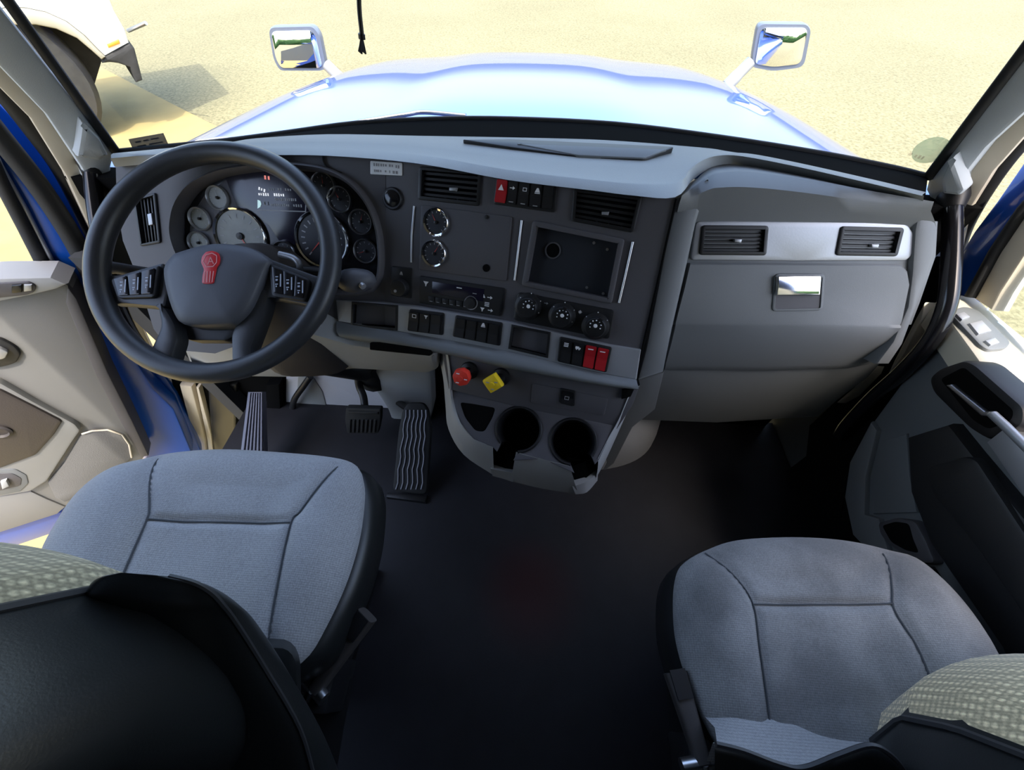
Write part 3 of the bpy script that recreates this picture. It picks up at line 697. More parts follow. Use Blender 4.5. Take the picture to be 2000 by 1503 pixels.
# gauge plate
def gauge(t, PL, px, py, r, face=glassface, ring=chrome, off=0, ang=200, ticks=11, rw=.16, hue=needle):
    Q = PL.shifted(off); a, b = Q.loc(px, py)
    V, Fc = lathegeo(Q.to, a, b, [(r*.9, -.004), (r*.9, .001), (0, .001)], 32); f = mesh('gauge', V, Fc, face, t, True, 35)
    V, Fc = ringgeo(Q.to, a, b, [(r, -.004), (r, .004), (r*(1-rw*.4), .0065), (r*(1-rw), .004), (r*(1-rw), -.002)], 36); mesh('bezel_ring', V, Fc, ring, f, True, 50)
    mb = MB()
    for k in range(ticks):
        th = math.radians(225-270*k/(ticks-1)); c, s = math.cos(th), math.sin(th); r0, r1, w = r*.62, r*.76, r*.022
        mb.add([Q.to(a+c*r0-s*w, b+s*r0+c*w, .0016), Q.to(a+c*r1-s*w, b+s*r1+c*w, .0016), Q.to(a+c*r1+s*w, b+s*r1-c*w, .0016), Q.to(a+c*r0+s*w, b+s*r0-c*w, .0016)], [(0, 1, 2, 3)])
    mb.build('tick_marks', dimprint, f)
    th = math.radians(ang); c, s = math.cos(th), math.sin(th); w = r*.03
    mesh('needle', [Q.to(a-s*w, b+c*w, .003), Q.to(a+s*w, b-c*w, .003), Q.to(a+c*r*.7, b+s*r*.7, .003)], [(0, 1, 2)], hue, f)
    V, Fc = lathegeo(Q.to, a, b, [(r*.13, .001), (r*.12, .005), (0, .006)], 16); mesh('needle_hub', V, Fc, black, f, True, 35)
    return f
t = thing('gauge_panel', 'dark flat panel carrying two chrome ringed gauges beside the vent', 'panel')
slab('panel_plate', t, charcoal, B, gp, -.002, .004, r=.004, bev=.0015)
gauge(t, B, 852, 434, .0275, off=.004, ang=120, rw=.2); gauge(t, B, 848, 495, .0275, off=.004, ang=60, rw=.2)
lathe('hole_plug', t, matte_black, B, 951, 523, [(.0075, .003), (.0075, .0052), (.006, .0056), (0, .0048)], 20)
lathe('screw', t, black, B, 952, 424, [(.004, .003), (.004, .0055), (0, .006)], 12)
# recessed blank mount
t = thing('device_mount', 'recessed dark blank panel with a round hole right of the gauges', 'panel')
p = rounded([B.loc(*c) for c in tm][::-1], .006); p = p if area2(p) > 0 else p[::-1]
V, Fc = slabgeo(B.to, inset(p, -.001), -.03, .006, .003, [inset(p, .009)]); mesh('surround', V, Fc, charcoal, t, True, 35)
slab2('back_plate', t, mat('blank_plate', (.022, .025, .032), .42), B, inset(p, .007), -.024, -.014, bev=.001)
V, Fc = ringgeo(B.to, *B.loc(1080, 489, -.014), [(.0155, -.014), (.0155, -.0115), (.013, -.0115), (.013, -.014)], 24); mesh('hole_rim', V, Fc, charcoal, t, True, 40)
lathe('hole', t, matte_black, B, 1080, 489, [(.013, -.016), (.013, -.0135), (0, -.0135)], 24, off=-.014)
for x, y in ((1160, 474), (1186, 487), (1146, 561), (1178, 573)): lathe('screw', t, steel, B, x, y, [(.0028, -.015), (.0028, -.012), (0, -.0115)], 10, off=-.014)
for pts, lab in (([(809, 402), (804, 460), (803, 512)], 'thin chrome strip left of the two chrome gauges'), ([(1019, 430), (1012, 490), (1005, 547)], 'thin chrome strip between the gauge panel and the recessed panel'), ([(1236, 472), (1222, 535), (1209, 591)], 'thin chrome strip right of the recessed blank panel')):
    t = thing('trim_strip', lab, 'trim', 'chrome strips on the centre dash'); tube('strip', t, steel, [B.hit(x, y, .001) for x, y in pts], .0022, 8)
# light switch knob
t = thing('headlamp_switch', 'dark round light knob on a black plate left of the radio', 'knob'); q = [(764, 519), (804, 523), (803, 583), (762, 576)]
bezel(t, B, q, .003, .004); lathe('knob', t, black, B, 785, 561, [(.019, .002), (.018, .016), (.0165, .019), (.009, .020), (0, .020)], 28); lathe('pointer', t, dimprint, B, 781, 566, [(.003, .0195), (.003, .0215), (0, .0215)], 10)
icon(t, B, 784, 533, 'lamp', .006, .0036, dimprint)
# radio
t = thing('radio', 'black car radio with small white symbols in the centre dash', 'radio'); bezel(t, B, rd, .004, .004)
slab2('display', t, screen, B, subq(B, rd, .17, .78, .12, .55), .002, .0055, bev=.0008)
for k in range(6): slab2('preset_button', t, black, B, subq(B, rd, .13+.085*k, .205+.085*k, .66, .86), .003, .0062, bev=.0008); icon(t, B, 842+13.2*k, 588+2.1*k, 'dash', .0045, .0066, dimprint)
lathe('volume_knob', t, black, B, 920, 591, [(.012, .003), (.011, .012), (0, .0125)], 24); V, Fc = ringgeo(B.to, *B.loc(920, 591, .004), [(.0145, .004), (.0145, .0055), (.0125, .0055), (.0125, .004)], 24); mesh('knob_ring', V, Fc, dimprint, t, True, 40)
icon(t, B, 832, 554, 'fan', .010, .0046); icon(t, B, 897, 562, 'dash', .008, .006); icon(t, B, 927, 573, 'dash', .006, .005, dimprint)
for x, y, k in ((944, 577, 'tri'), (957, 581, 'arrow'), (951, 594, 'bars'), (942, 604, 'fan'), (958, 606, 'arrow')): icon(t, B, x, y, k, .008, .0046)
# climate controls
t = thing('climate_panel', 'black climate panel with three round knobs above the silver strip', 'controls'); bezel(t, B, cl, .004, .008)
for x, y, an in ((1032, 598, 40), (1098, 616, 80), (1163, 636, 60)):
    k = lathe('dial', t, black, B, x, y, [(.0275, .003), (.027, .006), (.021, .008), (.020, .019), (.018, .0215), (.008, .022), (0, .022)], 32)
    a, b = B.loc(x, y, .022); mb = MB()
    for j in range(7):
        th = math.radians(-20+37*j); c, s = math.cos(th), math.sin(th); mb.add(*boxgeo(B.to(a+.0105*c, b+.0105*s, .0222), (.0022, .0022, .0012)))
    mb.build('dial_marks', white, k); lathegeo_ = lathegeo(B.to, a, b, [(.0042, .0215), (.0036, .0235), (0, .024)], 14); mesh('dial_centre', lathegeo_[0], lathegeo_[1], white, k, True, 40)
    grip = B.to(a, b, .023); V, Fc = boxgeo((0, 0, 0), (.034, .007, .006)); th = math.radians(an); mesh('grip', [grip + B.ex*(v.x*math.cos(th)-v.y*math.sin(th)) + B.ey*(v.x*math.sin(th)+v.y*math.cos(th)) + B.n*(v.z-.003) for v in V], Fc, black, k)
    for j in range(8):
        th = math.radians(-30+30*j); c, s = math.cos(th), math.sin(th)
        if j % 2 == 0: mesh('scale_mark', [B.to(a+.0235*c+.001*dx, b+.0235*s+.001*dy, .0074) for dx, dy in ((-1, -1), (1, -1), (1, 1), (-1, 1))], [(0, 1, 2, 3)], white, k)
icon(t, B, 1067, 592, 'arrow', .006, .0046, dimprint); icon(t, B, 1133, 609, 'snow', .006, .0046, white)
# switches in the silver strip
def strip_switches(label, q, spec):
    t = thing('strip_switch', label, 'switches', 'switch groups in the silver strip'); bezel(t, Sp, q, .005, .005); n = len(spec)
    for k, (m, ic, px) in enumerate(spec):
        rocker(t, Sp, q, .04+.92*k/n+.012, .04+.92*(k+1)/n-.012, m, z=.0075)
        if ic: icon(t, Sp, *px, ic, .0075, .0125, white if m is not black or True else dimprint)
strip_switches('black switch pair with white symbols under the radio', [(799, 603), (868, 611), (865, 655), (795, 646)], [(black, 'box', (809, 617)), (black, 'fan', (832, 619)), (black, None, None)])
strip_switches('black four rocker group with one symbol in the middle of the silver strip', [(889, 615), (982, 630), (977, 676), (883, 657)], [(black, None, None), (black, None, None), (black, 'lamp', (944, 634)), (black, None, None)])
strip_switches('two black and two red rockers at the right end of the silver strip', [(1093, 657), (1196, 678), (1185, 728), (1088, 706)], [(black, 'bars', (1106, 673)), (black, 'truck', (1129, 679)), (redrock, 'dash', (1154, 682)), (redrock, 'dash', (1177, 687))])

# ------------------------------------------------------------ instrument cluster
t = thing('instrument_cluster', 'instrument cluster of round gauges and a screen behind the steering wheel', 'gauges')
p = rounded([A.loc(*c) for c in cluster_px], .03, 4); p = p if area2(p) > 0 else p[::-1]
I1, I2, I3 = inset(p, .004), inset(p, .010), inset(p, .012)
loft('hood_bezel', t, charcoal, [[A.to(*c, z) for c in l] for l, z in ((inset(p, -.003), -.01), (p, .012), (I1, .017), (I2, .010), (I3, -.014))], caps=False, ang=50)
CP = A.shifted(-.012)
slab2('cluster_face', t, gloss_black, CP, inset(p, .012), -.006, 0, bev=0)
slab('left_face', t, charcoal, CP, [(368, 470), (374, 420), (400, 380), (440, 352), (452, 352), (470, 398), (455, 440), (520, 470), (530, 530), (380, 510)], -.002, .0015, bev=.0005)
for x, y, an in ((426, 386, 100), (391, 427, 60), (389, 474, 80)): gauge(t, CP, x, y, .0235, glareface, silver, .002, an, 7, hue=dimprint)
gauge(t, CP, 470, 461, .057, glareface, chrome, .003, 300, 13, .09)
gauge(t, CP, 629, 468, .0575, glassface, chrome, .003, 225, 17, .09)
for x, y, an in ((664, 389, 120), (705, 433, 70), (714, 490, 200), (632, 362, 90), (556, 494, 70)): gauge(t, CP, x, y, .025, glassface, steel, .003, an, 9, .13)
scr = slab('display_screen', t, screen, CP, [(440, 347), (470, 335), (560, 328), (640, 338), (660, 358), (625, 410), (600, 470), (570, 480), (545, 470), (525, 440), (480, 408), (462, 402)], -.001, .002, bev=.0006)
SC = CP.shifted(.002)
marks('display_text', scr, lit_red, SC, [((515, 346), (529, 348))], .008)
marks('display_text', scr, lit_white, SC, [((504, 367), (519, 373)), ((504, 379), (526, 380)), ((534, 380), (556, 381))], .0062)
marks('display_text', scr, dimprint, SC, [((524, 370), (537, 370)), ((541, 369), (552, 370)), ((556, 370), (570, 371)), ((536, 389), (579, 390)), ((528, 400), (566, 401)), ((572, 401), (591, 402))], .0055)
slab('display_icon', scr, mat('display_icon_glow', (.55, .8, .82), .5, emit=.3), SC, [(503, 390), (508, 392), (510, 398), (508, 404), (503, 407)], 0, .0006, bev=0); icon(scr, SC, 520, 397, 'box', .007, .0005, dimprint)
V, Fc = [], []
pp = [SC.loc(*c) for c in ((502, 411), (598, 414), (599, 386), (597, 386), (596, 412), (502, 409))]
mesh('screen_line', [SC.to(*c, .0006) for c in pp], [(0, 1, 4, 5), (1, 2, 3, 4)], dimprint, scr)

# ------------------------------------------------------------ console with cup holders
con = thing('cup_holder_console', 'grey centre console with two cup holders, below the silver strip', 'console')
K1 = plane3(Sp.hit(870, 692, -.01), Sp.hit(1240, 764, -.01), atZ(1035, 798, .525))
K2 = plane3(atZ(882, 758, .528), atZ(1200, 836, .522), atZ(1035, 905, .468))
slab('switch_face', con, charcoal, K1, [(862, 682), (1248, 758), (1236, 790), (1205, 838), (1035, 800), (876, 760)], -.02, 0, bev=.002)
slab('switch_plate', con, charcoal, K1, [(1040, 748), (1188, 778), (1180, 812), (1036, 786)], -.001, .002, r=.006, bev=.001)
cupr = .049
def notch(cx, cy, d0, w):
    c = Vector(K2.loc(cx, cy)); d = (Vector(K2.loc(*d0))-c).normalized(); pr = Vector((-d.y, d.x)); ph = math.atan2(d.y, d.x); de = math.asin(w/cupr)
    arc = [(c.x+cupr*math.cos(ph+de+(2*math.pi-2*de)*k/30), c.y+cupr*math.sin(ph+de+(2*math.pi-2*de)*k/30)) for k in range(31)]
    far = (Vector(K2.loc(*d0))-c).length
    return [tuple(c+pr*w+d*far)] + arc + [tuple(c-pr*w+d*far)], c
n1, c1 = notch(1013, 838, (986, 890), .021); n2, c2 = notch(1119, 862, (1142, 915), .024)
if area2(n1) != 0: pass
O = [K2.loc(*c) for c in ((874, 752), (880, 775), (897, 822), (925, 857), (962, 872))]
# order along the front edge runs left to right; the notch list starts on its +perp side
def lr(n): return n if n[0][0] < n[-1][0] else n[::-1]
O += lr(n1) + [K2.loc(*c) for c in ((1060, 896),)] + lr(n2) + [K2.loc(*c) for c in ((1170, 897), (1192, 850), (1206, 832), (1035, 796))]
binq = [K2.loc(*c) for c in ((898, 785), (922, 788), (968, 796), (962, 815), (946, 843), (928, 841), (908, 815))]
V, Fc = slabgeo(K2.to, O, -.012, 0, .0015, [rounded(binq, .008)]); mesh('tray_top', V, Fc, charcoal, con, True, 35)
loft('storage_bin', con, matte_black, [[K2.to(*c, z) for c in rounded(binq, .008)] for z in (-.002, -.09)])
for c, d0 in ((c1, (986, 890)), (c2, (1142, 915))):
    cp = thing('cup_holder', 'left round cup holder with a front slot in the console' if c is c1 else 'right round cup holder with a front slot in the console', 'cup holder', 'console cup holders')
    dd = (Vector(K2.loc(*d0))-c).normalized(); ph = math.atan2(dd.y, dd.x); w = .021 if c is c1 else .024; de = math.asin(w/cupr)
    rows = [[K2.to(c.x+r*math.cos(ph+de+(2*math.pi-2*de)*k/30), c.y+r*math.sin(ph+de+(2*math.pi-2*de)*k/30), z) for k in range(31)] for r, z in ((cupr+.004, .0005), (cupr+.001, .004), (cupr-.002, .0035), (cupr-.003, -.004), (cupr-.006, -.07))]
    loft('cup_wall', cp, black, rows, closed=False); V, Fc = lathegeo(K2.to, c.x, c.y, [(cupr-.004, -.075), (cupr-.004, -.07), (0, -.07)], 28); mesh('cup_floor', V, Fc, matte_black, cp, True, 35)
    pr = Vector((-dd.y, dd.x))
    e0, e1 = c-pr*w*1.1+dd*.050, c+pr*w*1.1+dd*.050
    loft('slot_front', cp, matte_black, [[K2.to(q.x, q.y, z) for q in (e0, e1)] for z in (-.022, -.15)], closed=False)
    for s in (-1, 1):
        q0 = c+pr*s*w+dd*.040; q1 = c+pr*s*w+dd*.056
        loft('slot_cheek', cp, matte_black, [[K2.to(q.x, q.y, z) for q in (q0, q1)] for z in (-.002, -.08)], closed=False)
body = [K2.loc(*c) for c in ((878, 762), (900, 824), (930, 862), (975, 888), (1040, 902), (1135, 918), (1166, 905), (1184, 864), (1200, 836))]
slab2('console_body', con, matte_black, K2, body, -.14, -.078, bev=0)
def skirt(inn, out):
    a = crom([K2.hit(x, y, .002) if z is None else K1.hit(x, y, .003) for x, y, z in inn], 4); b = crom([atZ(x, y, z) for x, y, z in out], 4)
    m1 = [p*.85+q*.15+Vector((0, -.004, .006)) for p, q in zip(a, b)]; m2 = [p*.5+q*.5+Vector((0, -.006, .004)) for p, q in zip(a, b)]
    loft('rim_skirt', con, trimgray, [[p+Vector((0, .004, -.012)) for p in a], a, m1, m2, b, [p+Vector((0, .05, -.005)) for p in b]], closed=False, ang=60)
skirt([(874, 686, 1), (881, 735, 1), (884, 772, None), (899, 824, None), (927, 858, None), (963, 872, None)], [(853, 682, .56), (865, 735, .525), (870, 790, .48), (876, 838, .43), (906, 888, .37), (966, 929, .34)])
skirt([(1008, 882, None), (1060, 896, None), (1112, 909, None)], [(997, 939, .34), (1060, 954, .335), (1130, 965, .335)])
skirt([(1168, 895, None), (1190, 852, None), (1208, 820, 1), (1230, 768, 1), (1240, 752, 1)], [(1164, 934, .36), (1182, 900, .40), (1205, 850, .45), (1238, 775, .52), (1250, 752, .55)])
for top_px, bot_px in (([(960, 866), (985, 880), (1012, 886)], [(962, 922), (984, 928), (1004, 931)]), ([(1106, 900), (1140, 910), (1170, 892)], [(1124, 952), (1146, 946), (1168, 928)])):
    ta, tb = [atZ(x, y, .462) + Vector((0, .012, 0)) for x, y in top_px], [atZ(x, y, .375) + Vector((0, .012, 0)) for x, y in bot_px]
    loft('slot_back', con, matte_black, [ta, tb], closed=False)
for top_px, bot_px in (([(958, 915), (984, 920), (1004, 923)], [(962, 929), (984, 935), (1002, 941)]), ([(1118, 950), (1146, 940), (1168, 922)], [(1124, 965), (1146, 961), (1167, 938)])):
    ta, tb = crom([atZ(x, y, .385) for x, y in top_px], 4), crom([atZ(x, y, .342) for x, y in bot_px], 4)
    loft('slot_lip', con, trimgray, [[p+Vector((0, .02, 0)) for p in ta], ta, tb, [p+Vector((0, .04, -.005)) for p in tb]], closed=False, ang=60)
slab('latch', con, matte_black, K1, [(1215, 762), (1240, 758), (1232, 775), (1214, 780)], -.002, .008, bev=.002)
t = thing('rocker_switch', 'single small black rocker on the console face above the cup holders', 'switch'); q = [(1094, 758), (1124, 764), (1122, 794), (1091, 786)]
bezel(t, K1, q, .004, .004); rocker(t, K1, q, .1, .9, black, z=.006); icon(t, K1, 1107, 777, 'box', .008, .0095, dimprint)
def valve(name, lab, x, y, m, sides, r, rot):
    t = thing(name, lab, 'knob', 'parking brake valve knobs'); hx, hy = x+18, y-16
    a, b = K1.loc(hx, hy)
    V, Fc = lathegeo(K1.to, a, b, [(.021, -.002), (.019, .006), (.011, .009), (.009, .03), (0, .03)], 24); mesh('stem', V, Fc, black, t, True, 40)
    a, b = K1.loc(x, y, .05); prof = [(r*.55, .024), (r*.95, .030), (r, .036), (r, .042), (r*.9, .048), (r*.5, .050), (0, .0505)]
    V, Fc = [], []; n = len(prof); sg = 32
    for rr, z in prof:
        for k in range(sg):
            th = 2*math.pi*k/sg; w = 1/max(abs(math.cos(th)), abs(math.sin(th)))**.92 if sides == 4 else 1+.035*math.cos(8*th)
            V.append(K1.to(a+rr*w*math.cos(th+rot), b+rr*w*math.sin(th+rot), z))
    for i in range(n-1):
        for k in range(sg): j = (k+1) % sg; Fc.append((i*sg+k, i*sg+j, (i+1)*sg+j, (i+1)*sg+k))
    Fc.append(tuple(range(sg))); mesh('cap', V, Fc, m, t, True, 50)
    V, Fc = lathegeo(K1.to, a, b, [(r*.3, .050), (r*.28, .052), (0, .052)], 20); mesh('cap_boss', V, Fc, m, t, True, 40)
    for j in range(3):
        th = rot+2.1*j; mesh('cap_print', [K1.to(a+r*.62*math.cos(th)+dx*.0035, b+r*.62*math.sin(th)+dy*.0012, .0506) for dx, dy in ((-1, -1), (1, -1), (1, 1), (-1, 1))], [(0, 1, 2, 3)], white if sides != 4 else dimprint, t)
valve('red_valve_knob', 'red round parking valve knob left of the yellow one', 899, 739, orange_red, 8, .019, 0)
valve('yellow_valve_knob', 'yellow square parking valve knob right of the red one', 961, 751, yellow, 4, .0165, math.radians(42))

# ------------------------------------------------------------ glove box
t = thing('glove_box', 'grey glove box door with a chrome latch on the passenger side', 'glove box')
def gdrow(pts, PLn, off): return [PLn.hit(x, y, off) for x, y in pts]
top_ = [(1348, 514), (1560, 515), (1760, 517), (1772, 530)]; up2 = [(1338, 560), (1560, 562), (1755, 560), (1776, 556)]; cr_ = [(1320, 629.5), (1540, 632), (1735, 634), (1760, 634.3)]; bt = [(1300, 712), (1500, 714), (1660, 712), (1706, 703)]; bt2 = [(1298, 722), (1490, 724), (1655, 719), (1698, 711)]
R = [gdrow(top_, P, -.006), gdrow(top_, P, .006), gdrow([(x, y+3) for x, y in top_], P, .009), gdrow(up2, P, .010), gdrow(cr_, P, .009), gdrow([(x-.5, y+6) for x, y in cr_], PL_, .009), gdrow([(1312, 668), (1520, 671), (1716, 671), (1743, 664)], PL_, .011), gdrow(bt, PL_, .009), gdrow(bt2, PL_, .005), gdrow(bt2, PL_, -.01)]
for k, r in enumerate(R):
    n = P.n if k < 5 else PL_.n
    r.insert(0, r[0] - n*.018); r.append(r[-1] - n*.018)
loft('door', t, gray, R, closed=False, ang=32)
hq = [(1514, 536), (1609, 536), (1604, 604), (1509, 606)]
p = rounded([P.loc(*c, .010) for c in hq], .008); p = p if area2(p) > 0 else p[::-1]
V, Fc = slabgeo(P.to, inset(p, -.002), .006, .0125, .002, [inset(p, .003)]); h = mesh('latch_surround', V, Fc, gray, t, True, 35)
slab2('latch_recess', t, charcoal, P, inset(p, .002), .008, .0105, bev=0)
slab('latch_lever', t, chrome, P, [(1519, 539), (1605, 539), (1602, 577), (1517, 577)], .012, .020, r=.003, bev=.002)

# ============================================================ STEERING WHEEL
wa, wb = math.radians(6.9), math.radians(58.5)
WN = Vector((math.sin(wa)*math.cos(wb), -math.cos(wa)*math.cos(wb), math.sin(wb)))
WC = Vector((-.513, .581, .813)); Wex = Vector((0, 0, 1)).cross(WN).normalized()
Wp = Plane(WC, Wex, WN.cross(Wex))
sw = thing('steering_wheel', 'black leather steering wheel with red emblem and button pods', 'steering wheel')
RM = .2125
tube('rim', sw, leather, [Wp.to(RM*math.cos(2*math.pi*k/96), RM*math.sin(2*math.pi*k/96), 0) for k in range(96)], .0188, 16, closed=True)
hubq = [(316, 524), (330, 500), (348, 489), (414, 473), (485, 480), (522, 504), (516, 528), (487, 595), (462, 624), (441, 633), (361, 633), (337, 614), (321, 565)]
hp = [Wp.loc(x, y, .012) for x, y in hubq]; hp = hp if area2(hp) > 0 else hp[::-1]; hp = [tuple(v) for v in crom([(x, y, 0) for x, y in hp], 4, True)]; hp = [(v[0], v[1]) for v in hp]
hc = (sum(v[0] for v in hp)/len(hp), sum(v[1] for v in hp)/len(hp))
def hl(s, z): return [Wp.to(hc[0]+(v[0]-hc[0])*s, hc[1]+(v[1]-hc[1])*s, z) for v in hp]
loft('hub_pad', sw, hubplastic, [hl(.9, -.05), hl(1.0, -.03), hl(1.0, .002), hl(.985, .008), hl(.95, .0125), hl(.75, .018), hl(.4, .021), hl(.05, .022)], ang=60)
def spoke(name, q, m, z0, z1, r=.006, bev=.004): return slab(name, sw, m, Wp, q, z0, z1, r=r, bev=bev)
spoke('spoke', [(200, 536), (232, 536), (318, 512), (330, 560), (322, 600), (240, 592), (205, 590)], leather, -.03, -.004)
spoke('spoke', [(514, 500), (612, 536), (640, 545), (625, 600), (596, 594), (530, 580), (495, 590)], leather, -.03, -.004)
spoke('spoke', [(303, 585), (322, 600), (341, 632), (346, 660), (330, 712), (318, 730), (270, 700), (290, 684), (312, 636)], leather, -.03, -.002, r=.012, bev=.008)
spoke('spoke', [(503, 555), (526, 566), (516, 610), (488, 684), (500, 705), (452, 730), (450, 705), (449, 650), (462, 625)], leather, -.03, -.002, r=.012, bev=.008)
spoke('hub_skirt', [(338, 600), (500, 575), (470, 650), (440, 665), (370, 665), (345, 650)], black, -.055, -.028)
def pod(q, cells, rows_):
    b = spoke('button_pod', q, black, -.012, .004, r=.008, bev=.003); pl = Wp
    for i in range(cells):
        for j in range(rows_):
            u0, u1 = .08+.86*i/cells, .08+.86*(i+1)/cells-.03; v0, v1 = .08+.84*j/rows_, .08+.84*(j+1)/rows_-.03
            Q = subq(pl, q, u0, u1, v0, v1, .005); k = slab2('pod_button', b, gloss_black, Wp, Q[::-1], .002, .0068, r=.002, bev=.001)
            c = qd(pl, q, (u0+u1)/2, (v0+v1)/2, .0068); mb = MB()
            for dx, dy, w, h in ((.005, .001, .0022, .024), (-.002, .008, .005, .002), (-.002, .002, .004, .0035), (-.002, -.006, .005, .0018), (-.0025, -.010, .0022, .003)):
                mb.add([Wp.to(c[0]+dx-w/2, c[1]+dy-h/2, .0071), Wp.to(c[0]+dx+w/2, c[1]+dy-h/2, .0071), Wp.to(c[0]+dx+w/2, c[1]+dy+h/2, .0071), Wp.to(c[0]+dx-w/2, c[1]+dy+h/2, .0071)], [(0, 1, 2, 3)])
            pr = mb.build('button_symbol', mat('pod_print', (.42, .45, .52), .5), b)
pod([(214, 544), (312, 516), (302, 580), (228, 582)], 3, 1); pod([(524, 512), (606, 545), (598, 588), (530, 578)], 3, 1)
# red emblem: round crested head on a ribbed tail
HP = Wp.shifted(.0205)
em = slab('emblem', sw, red, HP, [(392, 512), (394, 500), (402, 491), (414, 489), (424, 492), (428, 503), (427, 515), (422, 522), (420, 535), (416, 553), (404, 554), (394, 553), (395, 538), (398, 526)], -.004, .003, r=.003, bev=.001)
pale = mat('emblem_print', (.75, .30, .28), .45)
def strokes(par, pl, segs, w, off, m):
    mb = MB()
    for a, b in segs:
        a, b = Vector(pl.loc(*a, off)), Vector(pl.loc(*b, off)); d = (b-a).normalized(); n = Vector((-d.y, d.x))*w
        mb.add([pl.to(*(a-n), off), pl.to(*(b-n), off), pl.to(*(b+n), off), pl.to(*(a+n), off)], [(0, 1, 2, 3)])
    return mb.build('emblem_mark', m, par)
strokes(em, HP, [((396, 510), (402, 498)), ((402, 498), (414, 494)), ((414, 494), (423, 499)), ((423, 499), (423, 512)), ((423, 512), (416, 520)), ((416, 520), (403, 521)), ((403, 521), (396, 510)),
                 ((406, 516), (411, 502)), ((411, 502), (417, 515)), ((407, 511), (416, 510)), ((400, 529), (398, 551)), ((405, 529), (404, 551)), ((411, 529), (409, 551)), ((417, 529), (414, 551))], .0008, .0034, pale)
# column shroud, column and stalks
col = thing('steering_column', 'dark rounded steering column shroud under the wheel', 'steering column')
ax = -WN; rows = []
c0 = WC + ax*.05 + Wex*.03
base = atY(622, 676, .66)
for t_, w, h in ((0, .06, .055), (.12, .085, .075), (.45, .11, .095), (.85, .115, .10), (1, .085, .07)):
    c = c0*(1-t_) + base*t_; R_ = []
    for k in range(28):
        th = 2*math.pi*k/28; cs, sn = math.cos(th), math.sin(th)
        R_.append(c + Wex*(w*math.copysign(abs(cs)**.6, cs)) + Wp.ey*(h*math.copysign(abs(sn)**.6, sn)))
    rows.append(R_)
loft('shroud', col, brown, rows, ang=60)
tube('column_tube', col, black, [base+Vector((0, -.02, -.03)), Vector((base.x+.03, .80, .22))], .04, 16)
tube('boot', col, rubber, [Vector((base.x+.02, .775, .30)), Vector((base.x+.03, .81, .2))], [.055, .07], 16)
stk = thing('shift_stalk', 'chunky dark shift stalk right of the steering wheel', 'lever')
tube('stem', stk, black, crom([WC+ax*.07+Wex*.06, WC+ax*.07+Wex*.16, A.hit(672, 552, .06)], 5), .010, 10)
tube('grip', stk, hubplastic, crom([A.hit(664, 548, .07), A.hit(690, 548, .07), A.hit(716, 548, .06), A.hit(732, 556, .055)], 4), [.014, .019, .022, .023, .024, .024, .023, .022, .021, .019, .016, .012, .008], 14)
tube('end_button', stk, silver, [A.hit(706, 556, .085), A.hit(710, 560, .088)], .006, 10)
st2 = thing('turn_signal_stalk', 'short dark stalk behind the left spoke of the steering wheel', 'lever')
tube('lever', st2, charcoal, crom([WC+ax*.07-Wex*.05, WC+ax*.06-Wex*.15, Wp.hit(232, 524, -.035), Wp.hit(214, 522, -.03)], 5), [.008]*6+[.011]*6+[.012]*4, 10)
st3 = thing('wiper_stalk', 'thin silver edged stalk between wheel hub and speedometer', 'lever')
tube('lever', st3, silver, crom([Wp.hit(546, 496, -.012), Wp.hit(572, 503, -.012), Wp.hit(584, 515, -.015), Wp.hit(586, 532, -.03)], 5), .006, 10)
# ============================================================ FOOTWELL
tp_ = plane3(Vector((0, .80, .0)), Vector((1, .80, .0)), Vector((0, .80, -.3)))
toe = thing('toe_board', 'light grey toe board plate behind the pedals', 'panel')
slab('plate', toe, toem, tp_, [(528, 690), (800, 690), (792, 822), (553, 822)], -.01, .004, r=.006, bev=.004)
slab('arch_recess_shade', toe, trimgray, tp_, [(582, 735), (612, 738), (630, 765), (636, 790), (633, 808), (566, 808), (564, 798), (580, 772)], .003, .007, r=.008, bev=.002)  # darker grey slab paints the shade of the arched recess
slab('side_cover', toe, trimgray, tp_, [(722, 720), (842, 720), (846, 800), (836, 838), (770, 838), (756, 800), (730, 760)], -.005, .05, r=.02, bev=.015)
cp_ = thing('recess_shade', 'black curved tube painting the shade in the grey toe board recess', 'shade tube'); tube('arm', cp_, black, crom([atY(606, 735, .78), atY(594, 752, .77), atY(576, 778, .765), atY(570, 800, .775)], 5), .011, 10)  # black tube, not a pedal arm, draws the dark shading of the toe board recess
bp_ = thing('brake_pedal', 'hanging brake pedal with ribbed black rubber pad', 'pedal'); BPp = plane3(atY(674, 800, .66), atY(744, 802, .655), atY(678, 846, .635))
slab('pad', bp_, rubber, BPp, [(675, 797), (744, 799), (743, 822), (738, 847), (678, 847), (673, 820)], -.012, .006, r=.008, bev=.004)
for k in range(7): slab('rib', bp_, rubber, BPp, [(681+8.2*k, 820), (685+8.2*k, 820), (684+8*k, 845), (680+8*k, 845)], .004, .010, bev=.002)
slab('rib', bp_, rubber, BPp, [(680, 803), (738, 805), (738, 810), (680, 808)], .004, .010, bev=.002)
tube('arm', bp_, black, crom([atY(702, 690, .74), atY(700, 745, .73), atY(710, 775, .70), atY(714, 808, .66)], 5), .012, 10)
acc = thing('accelerator_pedal', 'long ribbed black accelerator pedal standing on the floor', 'pedal'); AP = plane3(atZ(766, 962, .02), atZ(832, 968, .02), atZ(815, 788, .205))
slab('treadle', acc, rubber, AP, [(796, 786), (826, 786), (836, 800), (842, 838), (833, 966), (766, 960), (778, 840), (786, 800)], -.012, .006, r=.02, bev=.005)
